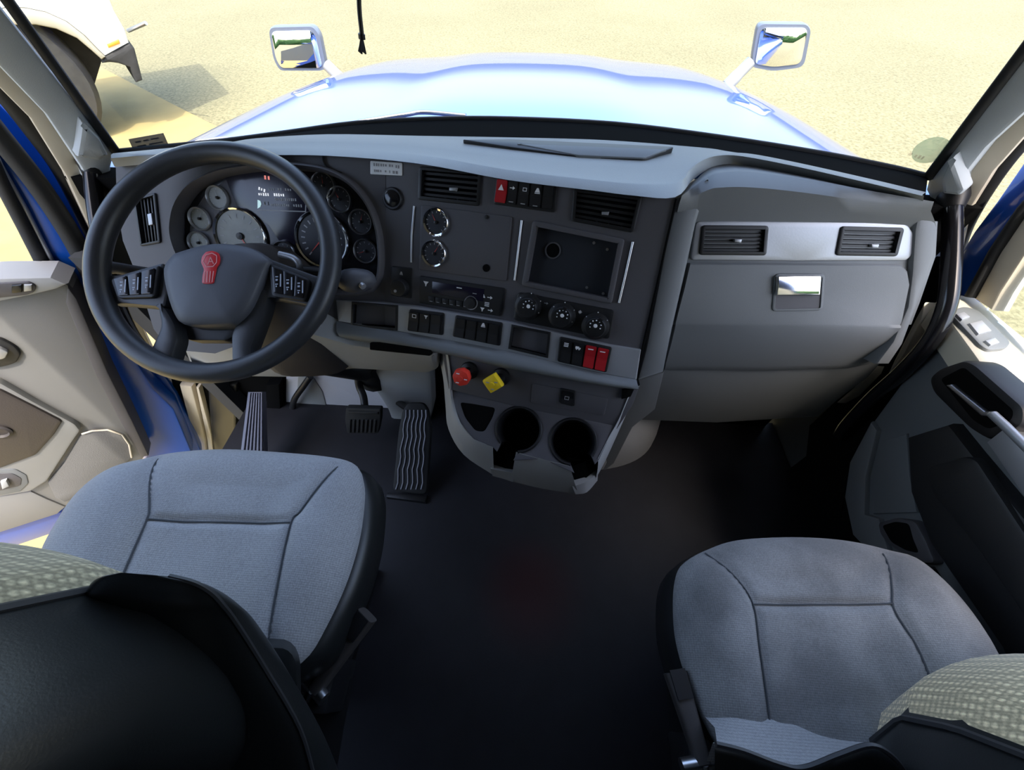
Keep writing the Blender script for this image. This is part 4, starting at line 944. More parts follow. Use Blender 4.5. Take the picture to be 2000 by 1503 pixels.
for k in range(6):
    u = (k+.5)/6; xt, xb = 790+46*u, 770+59*u
    V, Fc = tubegeo([AP.hit(xt+(xb-xt)*j/12 + 1.6*math.sin(j*1.9), 800+155*j/12, .006) for j in range(13)], .0032, 6); mesh('rib', V, Fc, ribmetal, acc, True, 50)
slab('base_plate', acc, black, plane3(Vector((0, .5, .012)), Vector((1, .5, .012)), Vector((0, .4, .012))), [(756, 961), (834, 966), (830, 980), (754, 970)], -.012, .004, bev=.002)
tube('linkage', acc, black, [AP.hit(800, 800, -.02), atY(770, 780, .79)], .012, 8)
fr = thing('foot_rest', 'ribbed metal strip on the floor left of the pedals', 'foot rest'); FRp = plane3(atZ(470, 872, .12), atZ(518, 872, .12), atZ(505, 772, .22))
slab('base', fr, ribmetal, FRp, [(484, 765), (512, 765), (518, 960), (460, 960)], -.02, 0, bev=.002)
for k in range(6): slab('rib', fr, ribmetal, FRp, [(487+4.4*k, 767), (489.4+4.4*k, 767), (467+9*k, 958), (463+9*k, 958)], -.001, .005, bev=.001)
dk = thing('side_kick_panel', 'dark kick panel and jamb strips, one painted sunlit cream, left of the pedals', 'panel'); KP = plane3(atY(360, 700, .785), atY(360, 700, .785)+Vector((1, 0, 0)), atY(380, 900, .78))
slab('dark_panel', dk, matte_black, KP, [(296, 640), (560, 700), (556, 960), (330, 960), (352, 800), (330, 730)], -.03, -.01, bev=.004)
slab('column_panel', dk, vinyl, KP, [(404, 745), (462, 752), (458, 970), (420, 970)], -.012, .008, r=.01, bev=.008)
slab('sunlit_strip', dk, cream, KP, [(350, 752), (374, 755), (398, 850), (412, 960), (386, 960), (382, 870)], -.012, .014, bev=.005)  # cream colour paints sunlight on the lower pillar trim
slab('cream_line', dk, cream, KP, [(383, 756), (388, 757), (412, 850), (424, 960), (416, 960), (405, 860)], -.01, .012, bev=.002)
slab('dark_edge', dk, matte_black, KP, [(520, 752), (545, 750), (556, 960), (520, 960)], -.012, .02, bev=.004)
dgh = thing('engine_cover', 'light grey rounded engine cover hump on the floor beside the console', 'cover'); rows = []
for s, z in ((1.0, 0), (.995, .05), (.97, .12), (.90, .19), (.75, .235), (.4, .26), (.02, .265)):
    rows.append([Vector((.19+.37*s*math.copysign(abs(math.cos(t))**.8, math.cos(t)), .84-.255*s*abs(math.sin(t))**.7, z)) for t in [math.pi*k/36 for k in range(37)]])
loft('cover_shell', dgh, trimgray, rows, closed=False, ang=60)
# passenger footwell and right door gap
slabX = Plane((.985, .6, .4), (0, -1, 0), (0, 0, 1))
ks = thing('right_dark_gap_and_jamb', 'dark gap sheet and jamb strips painted sunlit cream beside the right grab handle', 'trim')
slab('dark_gap_sheet', ks, matte_black, slabX, [(1846, 560), (1850, 600), (1800, 720), (1660, 905), (1640, 1010), (1560, 1010), (1580, 830), (1700, 720), (1790, 590), (1826, 500)], -.02, 0, bev=.004)  # black sheet stands in for the dark of the door gap
sunjamb = mat('sunlit_jamb', (.85, .80, .66), .5)  # near-white base colour stands in for sun through the door gap
slab('sunlit_jamb_strip', ks, sunjamb, slabX.shifted(.02), [(1806, 590), (1788, 622), (1746, 704), (1735, 730), (1766, 690), (1800, 622)], -.02, .004, bev=.003)
slab('sun_sliver', ks, sunjamb, slabX.shifted(.04), [(1708, 714), (1702, 728), (1660, 772), (1634, 786), (1668, 756)], -.02, .004, bev=.002)
slab('sill_plate', ks, sunjamb, Plane((.95, .5, .012), (1, 0, 0), (0, 1, 0)), [(1600, 1012), (1640, 1008), (1675, 1060), (1616, 1060)], -.012, .006, bev=.003)

# ============================================================ SEATS
def seat(prefix, label, grp, outline, zc, seams, insert, fab, fabback, side, backspec, seatcat='seat'):
    t = thing(prefix, label, seatcat, grp)
    O = crom([atZ(x, y, zc) for x, y in outline], 6, True); N = len(O)
    c = Vector((sum(p.x for p in O)/N, sum(p.y for p in O)/N, zc))
    pol = sorted((math.atan2(p.y-c.y, p.x-c.x), math.hypot(p.x-c.x, p.y-c.y)) for p in O)
    def R(th):
        for i in range(N):
            a, b = pol[i-1], pol[i]; a0 = a[0] if i else a[0]-2*math.pi
            if a0 <= th <= b[0]: k = (th-a0)/max(1e-9, b[0]-a0); return a[1]*(1-k)+b[1]*k
        a, b = pol[-1], pol[0]; k = (th-a[0])/max(1e-9, b[0]+2*math.pi-a[0]); return a[1]*(1-k)+b[1]*k
    sp = [[Vector((p.x, p.y)) for p in crom([atZ(x, y, zc+.03) for x, y in s], 6)] for s in seams]
    ip = [Vector((p.x, p.y)) for p in [atZ(x, y, zc+.03) for x, y in insert]]
    def dseg(q, a, b):
        d = b-a; k = max(0, min(1, (q-a).dot(d)/d.dot(d))); return (q-a-d*k).length
    def inside(q):
        r = False
        for i in range(len(ip)):
            a, b = ip[i-1], ip[i]
            if (a.y > q.y) != (b.y > q.y) and q.x < (b.x-a.x)*(q.y-a.y)/(b.y-a.y)+a.x: r = not r
        return r
    def dins(q): return min(dseg(q, ip[i-1], ip[i]) for i in range(len(ip)))
    rnd = [(random.uniform(-40, 40), random.uniform(20, 60), random.uniform(0, 6)) for k in range(5)]
    def hgt(x, y):
        q = Vector((x, y)); th = math.atan2(y-c.y, x-c.x); rho = min(1, math.hypot(x-c.x, y-c.y)/R(th))
        z = zc + .036*(1-rho**5) - .006
        dd = dins(q); z += (-.012 if inside(q) else .012)*min(1, dd/.05)**1.0 * (1-rho**8) + (.006 if True else 0)*(1-rho**6)
        ds = min(min(dseg(q, s[i], s[i+1]) for i in range(len(s)-1)) for s in sp)
        z -= .0075*math.exp(-(ds/.0075)**2)*(1-rho**20)
        z += .0012*sum(math.sin(a*x+b*y+p) for a, b, p in rnd)*.35*(1-rho**4)
        return z
    V, Fc = [], []; SG, RG = 150, 44
    for i in range(RG+1):
        rho = (i/RG)**.8
        for k in range(SG):
            th = -math.pi+2*math.pi*(k+.5)/SG; r = R(th)*rho; x, y = c.x+r*math.cos(th), c.y+r*math.sin(th); V.append(Vector((x, y, hgt(x, y))))
    for i in range(RG):
        for k in range(SG): j = (k+1) % SG; Fc.append((i*SG+k, i*SG+j, (i+1)*SG+j, (i+1)*SG+k))
    edge = V[-SG:]
    for s, dz in ((1.006, -.012), (1.004, -.026)):
        b = len(V); V += [Vector((c.x+(p.x-c.x)*s, c.y+(p.y-c.y)*s, zc+dz)) for p in edge]
        for k in range(SG): j = (k+1) % SG; Fc.append((b-SG+k, b-SG+j, b+j, b+k))
    cu_ = mesh('cushion', V, Fc, fab, t, True, 75)
    loops = [[Vector((c.x+(p.x-c.x)*s+ox, c.y+(p.y-c.y)*s, zc+dz)) for p in edge] for s, dz, ox in ((1.003, -.024, 0), (1.012, -.045, side*(.012 if side > 0 else .004)), (1.004, -.09, side*(.02 if side > 0 else .004)), (.96, -.125, side*.01), (.8, -.14, 0))]
    loft('cushion_side', t, vinyl, loops, ang=60)
    tube('edge_piping', t, piping, [p+Vector((0, 0, -.022)) for p in loops[0]], .0035, 6, closed=True)
    for s in sp:
        pts = [Vector((p.x, p.y, hgt(p.x, p.y)+.0016)) for p in crom([Vector((p.x, p.y, 0)) for p in s], 2)]
        tube('seam', cu_, thread, pts, .0013, 6)
    bx, by = c.x-side*.06, c.y-.07
    rbox('seat_frame', t, black, (bx, by, zc-.19), (.30, .32, .14), bev=.01)
    rows = []
    for k in range(9):
        w = .13+.012*(k % 2); rows.append([Vector((bx+w*math.copysign(abs(math.cos(a))**.5, math.cos(a)), by+w*math.copysign(abs(math.sin(a))**.5, math.sin(a)), .03+(zc-.27)*k/8)) for a in [2*math.pi*j/32 for j in range(32)]])
    loft('bellows', t, rubber, rows, ang=30); rbox('base_plate', t, black, (bx, by, .016), (.28, .30, .032), bev=.006)
    # backrest
    cx, df, sect, th_ = backspec
    loops = []
    for z, yf, w in sect:
        L_ = []
        for k in range(48):
            a = 2*math.pi*k/48; cs, sn = math.cos(a), math.sin(a)
            L_.append(Vector((cx+w*math.copysign(abs(cs)**.85, cs), yf-df+(df if sn > 0 else .08)*math.copysign(abs(sn)**.85, sn), z)))
        loops.append(L_)
    loft('backrest', t, vinyl, loops, ang=60)
    return t, c, hgt, O, sect
drv_out = [(287, 890), (348, 879), (434, 874), (543, 880), (640, 889), (688, 902), (701, 930), (703, 968), (692, 1045), (665, 1132), (622, 1222), (580, 1285), (500, 1330), (330, 1350), (150, 1310), (70, 1230), (52, 1150), (66, 1093), (96, 1032), (143, 963), (208, 914)]
ds, dc, dh, dO, dsect = seat('driver_seat', 'light grey fabric driver seat with black vinyl back, behind the steering wheel', 'cab seats', drv_out, .615,
    [[(289, 884), (290, 940), (291, 990), (286, 1016), (252, 1093), (214, 1190), (190, 1290)], [(650, 900), (612, 955), (583, 997), (566, 1019), (540, 1132), (515, 1237), (500, 1300)], [(286, 1013), (430, 1015), (566, 1018)]],
    [(288, 880), (650, 900), (566, 1019), (500, 1310), (190, 1300), (252, 1093), (287, 1013)], seatfab, backfab2, 1,
    (-.46, .11, [(.56, .03, .2), (.62, .04, .255), (.74, .055, .275), (.87, .062, .275), (.95, .03, .265), (1.02, -.02, .25), (1.08, -.08, .2), (1.10, -.12, .08)], .15))
pas_out = [(1394, 1068), (1450, 1052), (1560, 1047), (1660, 1054), (1745, 1073), (1800, 1090), (1868, 1150), (1930, 1230), (1972, 1310), (1990, 1400), (1950, 1480), (1800, 1530), (1600, 1530), (1450, 1490), (1395, 1425), (1355, 1330), (1332, 1255), (1325, 1190), (1328, 1130), (1344, 1095)]
ps, pc, ph_, pO, psect = seat('passenger_seat', 'stained grey fabric passenger seat with black piped back, beside the right door', 'cab seats', pas_out, .515,
    [[(1392, 1070), (1440, 1125), (1472, 1180), (1486, 1270), (1510, 1410), (1520, 1480)], [(1746, 1074), (1745, 1150), (1748, 1190), (1790, 1265), (1820, 1340), (1850, 1440)], [(1472, 1179), (1600, 1178), (1746, 1178)]],
    [(1392, 1064), (1746, 1068), (1746, 1180), (1850, 1460), (1520, 1490), (1472, 1180)], seatfab2, backfab, -1,
    (.79, .20, [(.46, .0, .2), (.52, .03, .26), (.63, .065, .285), (.70, .06, .285), (.82, .03, .275), (.92, -.01, .25), (.98, -.05, .19), (1.0, -.09, .08)], .15))
def backpanel(t, cx, sect, df, hw, m):
    rows = []
    def at(z):
        for a, b in zip(sect, sect[1:]):
            if a[0] <= z <= b[0]: k = (z-a[0])/(b[0]-a[0]); return a[1]*(1-k)+b[1]*k, a[2]*(1-k)+b[2]*k
        return sect[-1][1], sect[-1][2]
    z0, z1 = sect[0][0]+.05, sect[-3][0]+.02
    for i in range(25):
        z = z0+(z1-z0)*i/24; yf, w = at(z); r = []
        for k in range(17):
            x = hw*w*(k/8-1); cs = min(1, abs(x)/w)**(1/.85); y = yf-df+df*math.sqrt(max(0, 1-cs*cs))**.85
            r.append(Vector((cx+x, y+.009-(.012 if k in (0, 16) else 0), z)))
        rows.append(r)
    loft('back_panel', t, m, rows, closed=False, ang=70)
    for k in (0, 16): tube('back_piping', t, piping, [r[k]+Vector((0, .004, 0)) for r in rows], .004, 6)
backpanel(ds, -.46, dsect, .11, .68, backfab2); backpanel(ps, .79, psect, .20, .83, backfab)
def blob(name, t, m, path, w, d):
    L_ = []
    p0, p1 = crom([(x, y, 0) for (x, y), _ in path], 4), crom([(x, y, 0) for _, (x, y) in path], 4)
    for (x0, y0, _a), (x1, y1, _b) in zip(p0, p1):
        a, b = atD(x0, y0, d), atD(x1, y1, d+.02); c = (a+b)/2; v = (b-a)/2; n = (CAM-c).normalized()*w
        L_.append([c + v*math.copysign(abs(math.cos(q))**.7, math.cos(q)) + n*math.copysign(abs(math.sin(q))**.8, math.sin(q)) for q in [2*math.pi*k/20 for k in range(20)]])
    L_ = [[sum(L_[0], Vector())/20]*20] + L_ + [[sum(L_[-1], Vector())/20]*20]
    return loft(name, t, m, L_, ang=70, caps=False)
RA = [(1396, 1420), (1440, 1400), (1530, 1406), (1610, 1434), (1690, 1446), (1720, 1440)]; RB = [(1392, 1450), (1445, 1462), (1525, 1490), (1572, 1497), (1650, 1470), (1705, 1452)]
ra_, rb_ = crom([atZ(x, y, .535) for x, y in RA], 5), crom([atZ(x, y, .60) for x, y in RB], 5)
loft('rear_roll', ps, seatfab, [[a+Vector((0, .01, -.03)) for a in ra_], ra_, [a*.5+b*.5+Vector((0, -.006, .006)) for a, b in zip(ra_, rb_)], rb_, [b+Vector((0, -.02, -.03)) for b in rb_]], closed=False, ang=80)  # lighter driver fabric paints light onto this passenger roll
blob('side_bolster', ps, vinyl, [((1396, 1450), (1396, 1590)), ((1450, 1462), (1430, 1610)), ((1520, 1488), (1490, 1640)), ((1570, 1496), (1550, 1640)), ((1640, 1470), (1640, 1640)), ((1700, 1452), (1720, 1640)), ((1740, 1472), (1770, 1640)), ((1775, 1520), (1790, 1640))], .03, .44)
tube('bolster_piping', ps, piping, crom([atD(x, y, .425) for x, y in [(1398, 1452), (1450, 1465), (1520, 1491), (1570, 1499), (1640, 1473), (1700, 1455), (1742, 1476), (1776, 1520)]], 5), .003, 6)
# driver arm rest, folded up against the seat back
ar = thing('arm_rest', 'black padded vinyl arm rest folded up beside the driver seat back', 'arm rest')
secs = []
for (lx, ly, ld), (rx, ry, rd_), dep in (((350, 1540, .43), (600, 1520, .41), .09), ((280, 1420, .40), (575, 1420, .395), .09), ((205, 1310, .36), (505, 1300, .37), .085), ((158, 1225, .33), (452, 1215, .345), .07), ((142, 1178, .315), (428, 1180, .33), .055), ((152, 1146, .31), (408, 1156, .325), .04), ((180, 1126, .308), (376, 1137, .32), .026), ((230, 1117, .308), (330, 1125, .318), .012)):
    a, b = atD(lx, ly, ld), atD(rx, ry, rd_); m_ = (a+b)/2; w = (b-a)/2; dv = (m_-CAM).normalized(); dv = (dv - w.normalized()*dv.dot(w.normalized())).normalized()*dep/2
    secs.append([m_ + dv + w*math.copysign(abs(math.cos(t))**.55, math.cos(t)) + dv*math.copysign(abs(math.sin(t))**.55, math.sin(t)) for t in [2*math.pi*k/32 for k in range(32)]])
secs = list(map(list, zip(*[crom([s_[k] for s_ in secs], 5) for k in range(32)])))
loft('pad', ar, vinyl, secs, ang=70)
tube('seam', ar, piping, [s[2]*.5+s[30]*.5 - (s[8]-s[24])*.30 for s in secs], .0022, 6)
pv = (secs[0][0]+secs[0][16])/2; tube('pivot', ar, black, [pv+Vector((-.05, .0, 0)), pv+Vector((.02, 0, 0))], .035, 16)
# side bolster of the driver back near the cushion
sb = loft('back_bolster', ds, vinyl, [[atD(530+ (w*math.copysign(abs(math.cos(a))**.6, math.cos(a))), y+ h*math.copysign(abs(math.sin(a))**.6, math.sin(a)), d) for a in [2*math.pi*k/24 for k in range(24)]] for y, w, h, d in ((1330, 56, 84, .515), (1335, 58, 88, .50), (1340, 50, 76, .475), (1344, 20, 30, .465))], ang=70)
bk = slab('buckle', ds, silver, Plane(atD(505, 1320, .455), Vector((1, 0, 0)), cu), [(482, 1283), (492, 1285), (512, 1318), (521, 1338), (519, 1354), (510, 1348), (492, 1312)], -.004, .003, r=.003, bev=.0015)
# recline levers
def lever(name, lab, q0, q1, z0, z1, w0, w1):
    t = thing(name, lab, 'lever', 'seat levers'); a, b = atZ(*q0, z0), atZ(*q1, z1); d = (b-a).normalized(); s = d.cross(Vector((0, 0, 1))).normalized(); u = s.cross(d)
    def ring(p, w, h): return [p + s*w*math.copysign(abs(math.cos(t_))**.5, math.cos(t_)) + u*h*math.copysign(abs(math.sin(t_))**.5, math.sin(t_)) for t_ in [2*math.pi*k/24 for k in range(24)]]
    loft('handle', t, brown, [ring(a+(b-a)*k, w0*(1-k)+w1*k, .012) for k in (0, .02, .3, .6, .98, 1)], ang=60)
    p = a+(b-a)*.86+u*.012; mesh('grip_patch', [p + s*sx*w1*.7+d*dy*.018+u*dz for dz in (0, .003) for sx, dy in ((-1, -1), (1, -1), (1, 1), (-1, 1))], [(4, 5, 6, 7), (0, 1, 5, 4), (1, 2, 6, 5), (2, 3, 7, 6), (3, 0, 4, 7)], black, t)
    tube('pivot', t, steel, [a-s*.03, a+s*.02], .010, 12); tube('spring', t, steel, [a+u*.01, a-d*.03-u*.01], .004, 8)
    rbox('mount', t, black, a-u*.05-d*.01, (.035, .07, .09), bev=.006); return t
lever('recline_lever', 'dark upright lever on the right side of the driver seat', (617, 1345), (718, 1200), .50, .54, .010, .016)
lever('recline_lever', 'dark lever on the left side of the passenger seat', (1372, 1490), (1318, 1312), .50, .50, .010, .017)
sc_ = thing('seat_side_cover', 'dark plastic cover at the right foot of the driver seat', 'cover')
loft('shell', sc_, black, [[atZ(x, y, z) for x, y in ((600, 1345), (640, 1330), (676, 1290), (690, 1330), (672, 1420), (655, 1520), (560, 1540), (565, 1420))] for z in (.30, .42)], ang=30)
sc2 = thing('seat_side_cover', 'dark plastic cover at the left foot of the passenger seat', 'cover')
loft('shell', sc2, black, [[atZ(x, y, z) for x, y in ((1306, 1230), (1326, 1250), (1345, 1330), (1395, 1480), (1390, 1530), (1320, 1530), (1305, 1400), (1298, 1280))] for z in (.25, .38)], ang=30)

# ============================================================ DOORS
def door(name, label): return thing(name, label, None, None, 'structure')
ld = Vector((-.903, -.43, 0)); LD = Plane((-.98, .757, .67), -ld, (0, 0, 1))
d1 = door('door_1', 'open grey driver door with brown arm rest panel and blue edge')
slab('panel', d1, doorgray, LD, [(-160, 552), (0, 543), (99, 541), (134, 556), (148, 585), (208, 727), (256, 822), (284, 890), (255, 935), (130, 992), (-160, 1075)], -.06, 0, r=.01, bev=.012)
slab('lower_panel', d1, doorgray, LD, [(-160, 985), (0, 968), (60, 960), (92, 975), (128, 990), (112, 1004), (0, 1040), (-160, 1085)], -.05, .006, bev=.006)
slab('front_edge', d1, charcoal, LD, [(132, 560), (150, 585), (210, 727), (258, 822), (290, 890), (276, 893), (238, 830), (186, 732), (128, 592)], -.055, .004, bev=.004)
slab('top_ledge', d1, trimgray, LD, [(-160, 553), (0, 544), (98, 542), (132, 556), (110, 566), (60, 578), (0, 590), (-160, 612)], -.05, .022, bev=.008)
lk = slab('switch_plate', d1, charcoal, LD, [(-40, 556), (56, 550), (70, 558), (68, 570), (52, 577), (-40, 586)], .018, .026, r=.01, bev=.003)
slab('switch', lk, gloss_black, LD, [(22, 558), (42, 556), (42, 571), (22, 573)], .024, .031, bev=.002); slab('switch', lk, silver, LD, [(46, 556), (62, 556), (62, 568), (46, 570)], .024, .029, bev=.002)
hc_ = slab('handle_cup', d1, darkpanel, LD, [(-60, 655), (0, 661), (28, 676), (40, 692), (30, 710), (0, 718), (-60, 722)], -.01, .008, r=.01, bev=.004)
slab('handle_lever', hc_, silver, LD, [(-50, 672), (0, 680), (16, 688), (10, 700), (0, 703), (-50, 700)], .006, .016, r=.005, bev=.003)
slab('arm_border', d1, mat('door_light_trim', (.27, .268, .255), .55), LD, [(-160, 690), (0, 748), (70, 788), (147, 829), (157, 842), (144, 860), (92, 940), (60, 960), (0, 970), (-160, 990)], -.01, .018, r=.01, bev=.008)
slab('arm_panel', d1, mat('brown_arm_vinyl', (.055, .045, .04), .55, bump=.3, bscale=300), LD, [(-160, 715), (0, 762), (60, 792), (122, 824), (106, 850), (70, 890), (0, 916), (-160, 935)], .01, .026, r=.01, bev=.01)
V, Fc = ringgeo(LD.to, *LD.loc(2, 828), [(.030, .02), (.030, .03), (.024, .034), (.020, .024)], 24); mesh('pull_ring', V, Fc, brown, d1, True, 50)
V, Fc = [], []
sg_ = slab('speaker_grille', d1, mat('speaker_mesh', (.14, .135, .125), .8, bump=1.0, bscale=420), LD, [(157, 850), (180, 842), (210, 841), (240, 852), (252, 872), (256, 895), (215, 935), (126, 981), (108, 972), (93, 942), (125, 905)], -.005, .009, r=.006, bev=.003)
tube('grille_rim', sg_, cream, [LD.hit(x, y, .011) for x, y in [(160, 847), (180, 841), (210, 839), (238, 848), (252, 868), (257, 893)]], .003, 6)
pc_ = slab('pocket_cup', d1, gray, LD, [(-60, 918), (30, 916), (52, 928), (56, 944), (40, 960), (0, 968), (-60, 975)], .004, .021, r=.01, bev=.004)
slab('pocket_floor', pc_, charcoal, LD, [(-60, 928), (24, 924), (42, 934), (40, 948), (0, 958), (-60, 964)], .018, .0225, r=.01, bev=.001)
slab('pocket_divider', pc_, trimgray, LD, [(0, 942), (12, 938), (18, 950), (4, 956)], .02, .032, bev=.003)
slab('bottom_edge', d1, bluepaint, LD, [(-160, 1065), (0, 1030), (120, 1000), (135, 1010), (110, 1040), (0, 1078), (-160, 1125)], -.08, -.02, bev=.012)
slab('bottom_step', d1, bluepaint, LD.shifted(-.03), [(-160, 1095), (0, 1052), (100, 1020), (118, 1026), (20, 1070), (-160, 1130)], -.05, 0, bev=.008)
LDb = LD.shifted(-.07)
slab('front_frame', d1, jambblue, LDb, [(-90, 170), (0, 285), (70, 370), (140, 468), (190, 560), (235, 650), (262, 700), (300, 760), (340, 800), (375, 885), (330, 960), (260, 960), (285, 890), (208, 727), (150, 572), (96, 540), (0, 338), (-90, 200)], -.06, 0, bev=.01)
tube('frame_seal', d1, rubber, [LDb.hit(x, y, .008) for x, y in [(-70, 205), (0, 347), (50, 445), (97, 540)]], .014, 8)
tube('frame_highlight', d1, silver, [LDb.hit(x, y, .006) for x, y in [(-60, 190), (0, 322), (50, 408), (110, 525), (150, 585)]], .005, 8)  # added silver line draws a highlight along the blue frame
slab('window_pane', d1, glass, LDb, [(-160, 60), (0, 338), (96, 542), (-160, 560)], -.02, -.016, bev=0)
slab('glass_frame_rear', d1, bluepaint, LDb, [(-160, 548), (100, 538), (100, 552), (-160, 566)], -.05, 0, bev=.004)
jb = thing('door_jamb', 'blue painted door jamb and black seal ahead of the open driver door', 'jamb')
slab('jamb_face', jb, jambblue, LD.shifted(-.14), [(-90, 120), (0, 205), (60, 265), (130, 350), (200, 470), (250, 600), (300, 700), (345, 770), (392, 880), (400, 960), (300, 960), (330, 860), (240, 700), (150, 540), (0, 320)], -.04, 0, bev=.006)
tube('jamb_seal', jb, rubber, crom([LD.hit(x, y, -.055) for x, y in [(-80, 170), (0, 268), (75, 362), (140, 462), (192, 562), (235, 640)]], 4), .020, 8)

d2 = door('door_2', 'grey passenger door with black arm rest and sunlit cream top ledge')
DX = lambda x: Plane((x, .4, .7), (0, -1, 0), (0, 0, 1))
HZ = Plane((.95, .4, .70), (1, 0, 0), (0, 1, 0))
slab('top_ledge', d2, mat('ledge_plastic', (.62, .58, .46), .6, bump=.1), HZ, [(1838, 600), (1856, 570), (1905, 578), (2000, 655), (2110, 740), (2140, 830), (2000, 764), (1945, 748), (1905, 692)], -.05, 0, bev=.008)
sp2 = slab('switch_plate', d2, gray, HZ, [(1852, 606), (1884, 597), (1912, 604), (1976, 668), (1966, 680), (1932, 683), (1916, 674)], -.001, .007, r=.01, bev=.003)
for q in ([(1868, 612), (1884, 608), (1896, 618), (1880, 624)], [(1894, 630), (1918, 624), (1938, 645), (1912, 652)], [(1925, 664), (1944, 658), (1954, 668), (1936, 673)]): slab('switch', sp2, silver, HZ, q, .006, .012, bev=.002)
V, Fc = boxgeo((1.04, .21, .26), (.04, .86, .76)); mesh('outer_skin', V, Fc, bluepaint, d2); V, Fc = boxgeo((.997, .21, .26), (.012, .86, .74)); mesh('inner_skin', V, Fc, matte_black, d2)
slab('panel', d2, gray, DX(.93), [(1838, 600), (1905, 692), (1945, 748), (2000, 764), (2160, 810), (2160, 1460), (2010, 1430), (1950, 1310), (1820, 1110), (1722, 1105), (1662, 1046), (1645, 970), (1655, 900), (1702, 820), (1785, 705)], -.05, 0, bev=.015)
slab('front_flange', d2, gray, DX(.93), [(1700, 822), (1712, 840), (1690, 930), (1688, 1003), (1716, 1012), (1735, 1080), (1715, 1098), (1664, 1044), (1648, 970), (1658, 902)], -.005, .012, bev=.006)
slab('pocket_panel', d2, gray, DX(.93), [(1716, 862), (1770, 846), (1776, 930), (1790, 1000), (1704, 1003), (1706, 930)], -.005, .006, bev=.003)
ch = slab('door_cup', d2, charcoal, DX(.93), [(1712, 1020), (1748, 1010), (1786, 1016), (1806, 1052), (1826, 1100), (1790, 1100), (1740, 1068), (1718, 1045)], -.005, .02, r=.01, bev=.006)
slab('cup_hole', ch, matte_black, DX(.93), [(1722, 1026), (1748, 1018), (1774, 1022), (1782, 1052), (1794, 1080), (1768, 1074), (1740, 1058)], .015, .0215, r=.008, bev=.001)
slab('arm_panel', d2, darkpanel, DX(.93), [(1768, 852), (1850, 826), (1892, 880), (2000, 1012), (2160, 1180), (2160, 1460), (2010, 1400), (1950, 1262), (1812, 1060), (1774, 960)], -.005, .03, bev=.012)
slab('arm_pad', d2, darkpanel, DX(.905), [(1808, 912), (1880, 890), (1905, 896), (2000, 1040), (2140, 1220), (2140, 1400), (1995, 1200), (1905, 1070), (1812, 955)], -.005, .012, r=.01, bev=.008)
hd2 = slab('pull_cup', d2, black, DX(.93), [(1810, 738), (1832, 718), (1880, 702), (1902, 710), (2000, 796), (1996, 832), (1926, 860), (1888, 836), (1818, 766)], -.005, .045, r=.012, bev=.01)
slab('cup_recess', hd2, matte_black, DX(.93), [(1836, 740), (1882, 716), (1980, 802), (1974, 822), (1930, 838), (1900, 820)], .04, .0455, r=.008, bev=.0005)
slab('release_lever', hd2, steel, DX(.93), [(1846, 752), (1856, 750), (1922, 803), (1935, 802), (1930, 812), (1915, 812)], .044, .055, bev=.003)
slab('arm_top', d2, silver, DX(.93), [(1918, 862), (1956, 832), (2000, 872), (2140, 1010), (2140, 1140), (2000, 982), (1940, 894)], -.005, .05, bev=.012)
tube('arm_edge', d2, silver, [DX(.93).hit(x, y, .058) for x, y in [(1938, 808), (1962, 830), (2000, 868), (2140, 1005)]], .007, 8)
slab('window_frame', d2, bluepaint, DX(1.0), [(2090, 240), (2000, 312), (1945, 392), (1900, 452), (1872, 498), (1852, 560), (1848, 590), (1866, 592), (1888, 580), (1945, 485), (2000, 400), (2090, 310)], -.04, 0, bev=.008)
tube('frame_seal', d2, rubber, [DX(1.0).hit(x, y, .006) for x, y in [(2080, 318), (2000, 408), (1945, 490), (1896, 580)]], .010, 8)
slab('frame_reveal', d2, cream, DX(1.0), [(2090, 420), (2000, 500), (1955, 570), (1936, 606), (1900, 582), (1950, 496), (2000, 420), (2090, 330)], -.03, .004, bev=.004)
slab('window_pane', d2, glass, DX(1.0), [(2140, 360), (2000, 470), (1945, 560), (1925, 610), (2000, 670), (2140, 760)], -.02, -.016, bev=0)

# ============================================================ GRAB HANDLES, STICKERS, STRAP
def grab(lab, pts, X, collar, wedge, plane, rad):
    t = thing('grab_handle', lab, 'handle', 'pillar grab handles')
    c = crom([atX(x, y, X_) for (x, y), X_ in zip(pts, X)], 6); tube('bar', t, gloss_black, c, rad, 16)
    d = (c[1]-c[0]).normalized(); tube('collar', t, black, [c[0]-d*.012, c[0]+d*.004, c[0]+d*.014, c[0]+d*.03], [rad*1.55, rad*1.6, rad*1.4, rad*1.05], 18)
    slab('mount_cover', t, pillarm, plane, wedge, -.004, .022, r=.004, bev=.008)
grab('black right grab handle beside the glove box', [(1861, 384), (1860, 440), (1857, 530), (1848, 600), (1818, 664), (1764, 724), (1706, 775), (1655, 828), (1640, 850)], [.915, .905, .90, .90, .905, .915, .93, .95, .965], None, [(1860, 306), (1884, 372), (1872, 384), (1838, 380), (1836, 352), (1848, 326)], PPR, .0155)
grab('black left grab handle between door and steering wheel', [(177, 314), (182, 360), (192, 437), (212, 540), (250, 640), (300, 710)], [-.915, -.91, -.905, -.905, -.92, -.95], None, [(161, 238), (196, 272), (214, 306), (196, 316), (150, 308), (155, 280)], PPL, .0155)
def sheer(name, col, a):
    M = bpy.data.materials.new(name); M.use_nodes = True; n = M.node_tree; b = n.nodes['Principled BSDF']; b.inputs['Base Color'].default_value = (*col, 1); b.inputs['Alpha'].default_value = a; b.inputs['Roughness'].default_value = .6; return M
def glassplane(i, j): a, b = WB[i], WB[j]; return plane3(a, b, wtop((a+b)/2))
GL = glassplane(1, 7); GR = glassplane(-9, -2)
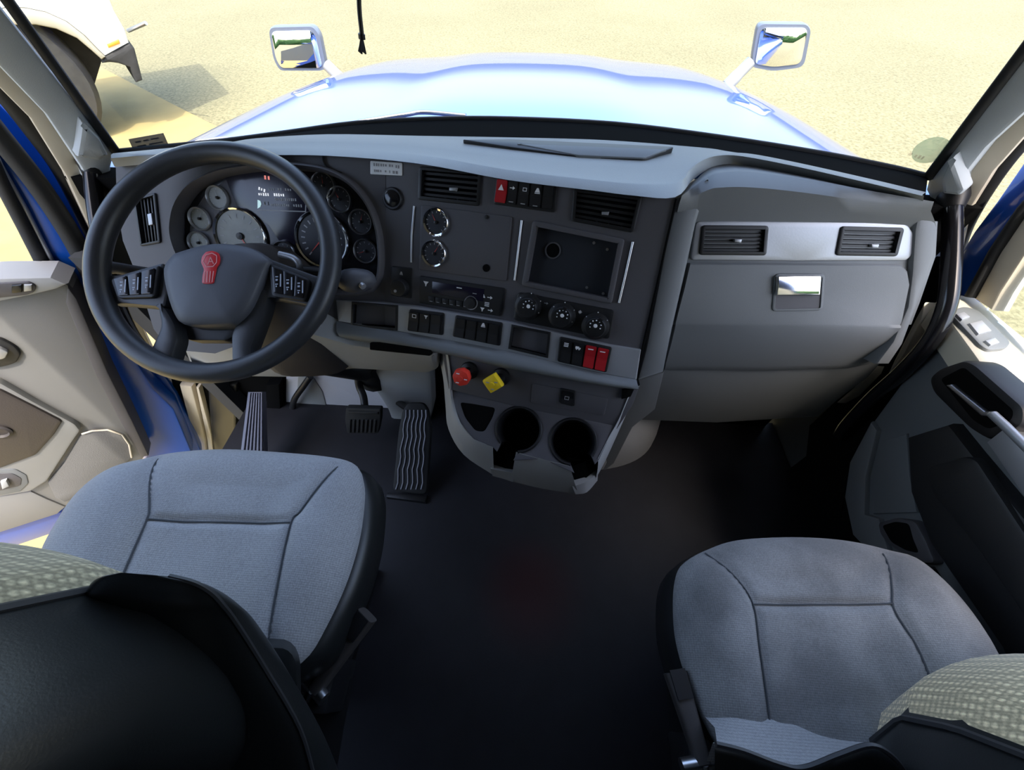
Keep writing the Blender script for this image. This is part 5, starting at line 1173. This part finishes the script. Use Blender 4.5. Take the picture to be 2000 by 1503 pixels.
stk_ = tag(slab('windshield_sticker', None, sheer('sticker_film', (.10, .13, .16), .80), GL, [(251, 272), (319, 260), (331, 287), (262, 297)], .002, .003, bev=0), 'small dark rectangular sticker in the lower left windshield corner', 'sticker')
strokes(stk_, GL.shifted(.003), [((264, 278), (275, 276)), ((280, 275), (290, 273)), ((295, 272), (310, 269)), ((268, 286), (285, 283)), ((291, 282), (318, 277)), ((272, 291), (300, 287))], .0014, .0002, mat('sticker_print', (.02, .03, .045), .6))
sg2 = thing('windshield_decal', 'faint round green decal in the lower right windshield corner', 'sticker')
lathe('disc', sg2, sheer('decal_green', (.70, .95, .62), .42), GR, 1818, 292, [(.026, .002), (.026, .0025), (0, .0025)], 28)
marks('decal_print', sg2, sheer('decal_red', (.6, .25, .2), .4), GR, [((1774, 299), (1783, 303)), ((1786, 304), (1806, 309))], .007, .003)
sp_ = thing('hanging_cord', 'dark braided cord hanging at the top of the windshield', 'cord')
top = atY(702, -260, .74); tube('cord', sp_, black, crom([top, atY(701, -30, .73), atY(702, 20, .725), atY(706, 60, .72), atY(707, 74, .72)], 5), .0032, 8)
for k in range(6): tube('tassel_strand', sp_, black, crom([atY(706, 70, .72), atY(704+1.2*k, 86, .718+.002*k), atY(701+2.6*k, 101+2*(k % 3), .716+.003*k)], 4), .0016, 6)
tube('knot', sp_, black, [atY(706, 66, .72), atY(707, 76, .72)], .005, 8)
wl = thing('loose_wire', 'thin black wire curling on the dash above the gauges', 'wire'); tube('wire', wl, black, crom([A.hit(x, y, .003) for x, y in ((631, 304), (632, 314), (638, 324), (652, 332), (668, 338))], 5), .0022, 6)

# ============================================================ finish: every thing's Empty goes to the base of what it parents
def kids(o):
    for c in o.children: yield c; yield from kids(c)
for t in THINGS:
    D = [c for c in kids(t) if c.type == 'MESH' and len(c.data.vertices)]
    if not D: print('empty thing', t.name); continue
    pts = [v.co for c in D for v in c.data.vertices]
    lo = [min(p[i] for p in pts) for i in range(3)]; hi = [max(p[i] for p in pts) for i in range(3)]
    b = Vector(((lo[0]+hi[0])/2, (lo[1]+hi[1])/2, lo[2])); t.location = b
    for c in D: c.data.transform(Matrix.Translation(-b))
bpy.context.view_layer.update()
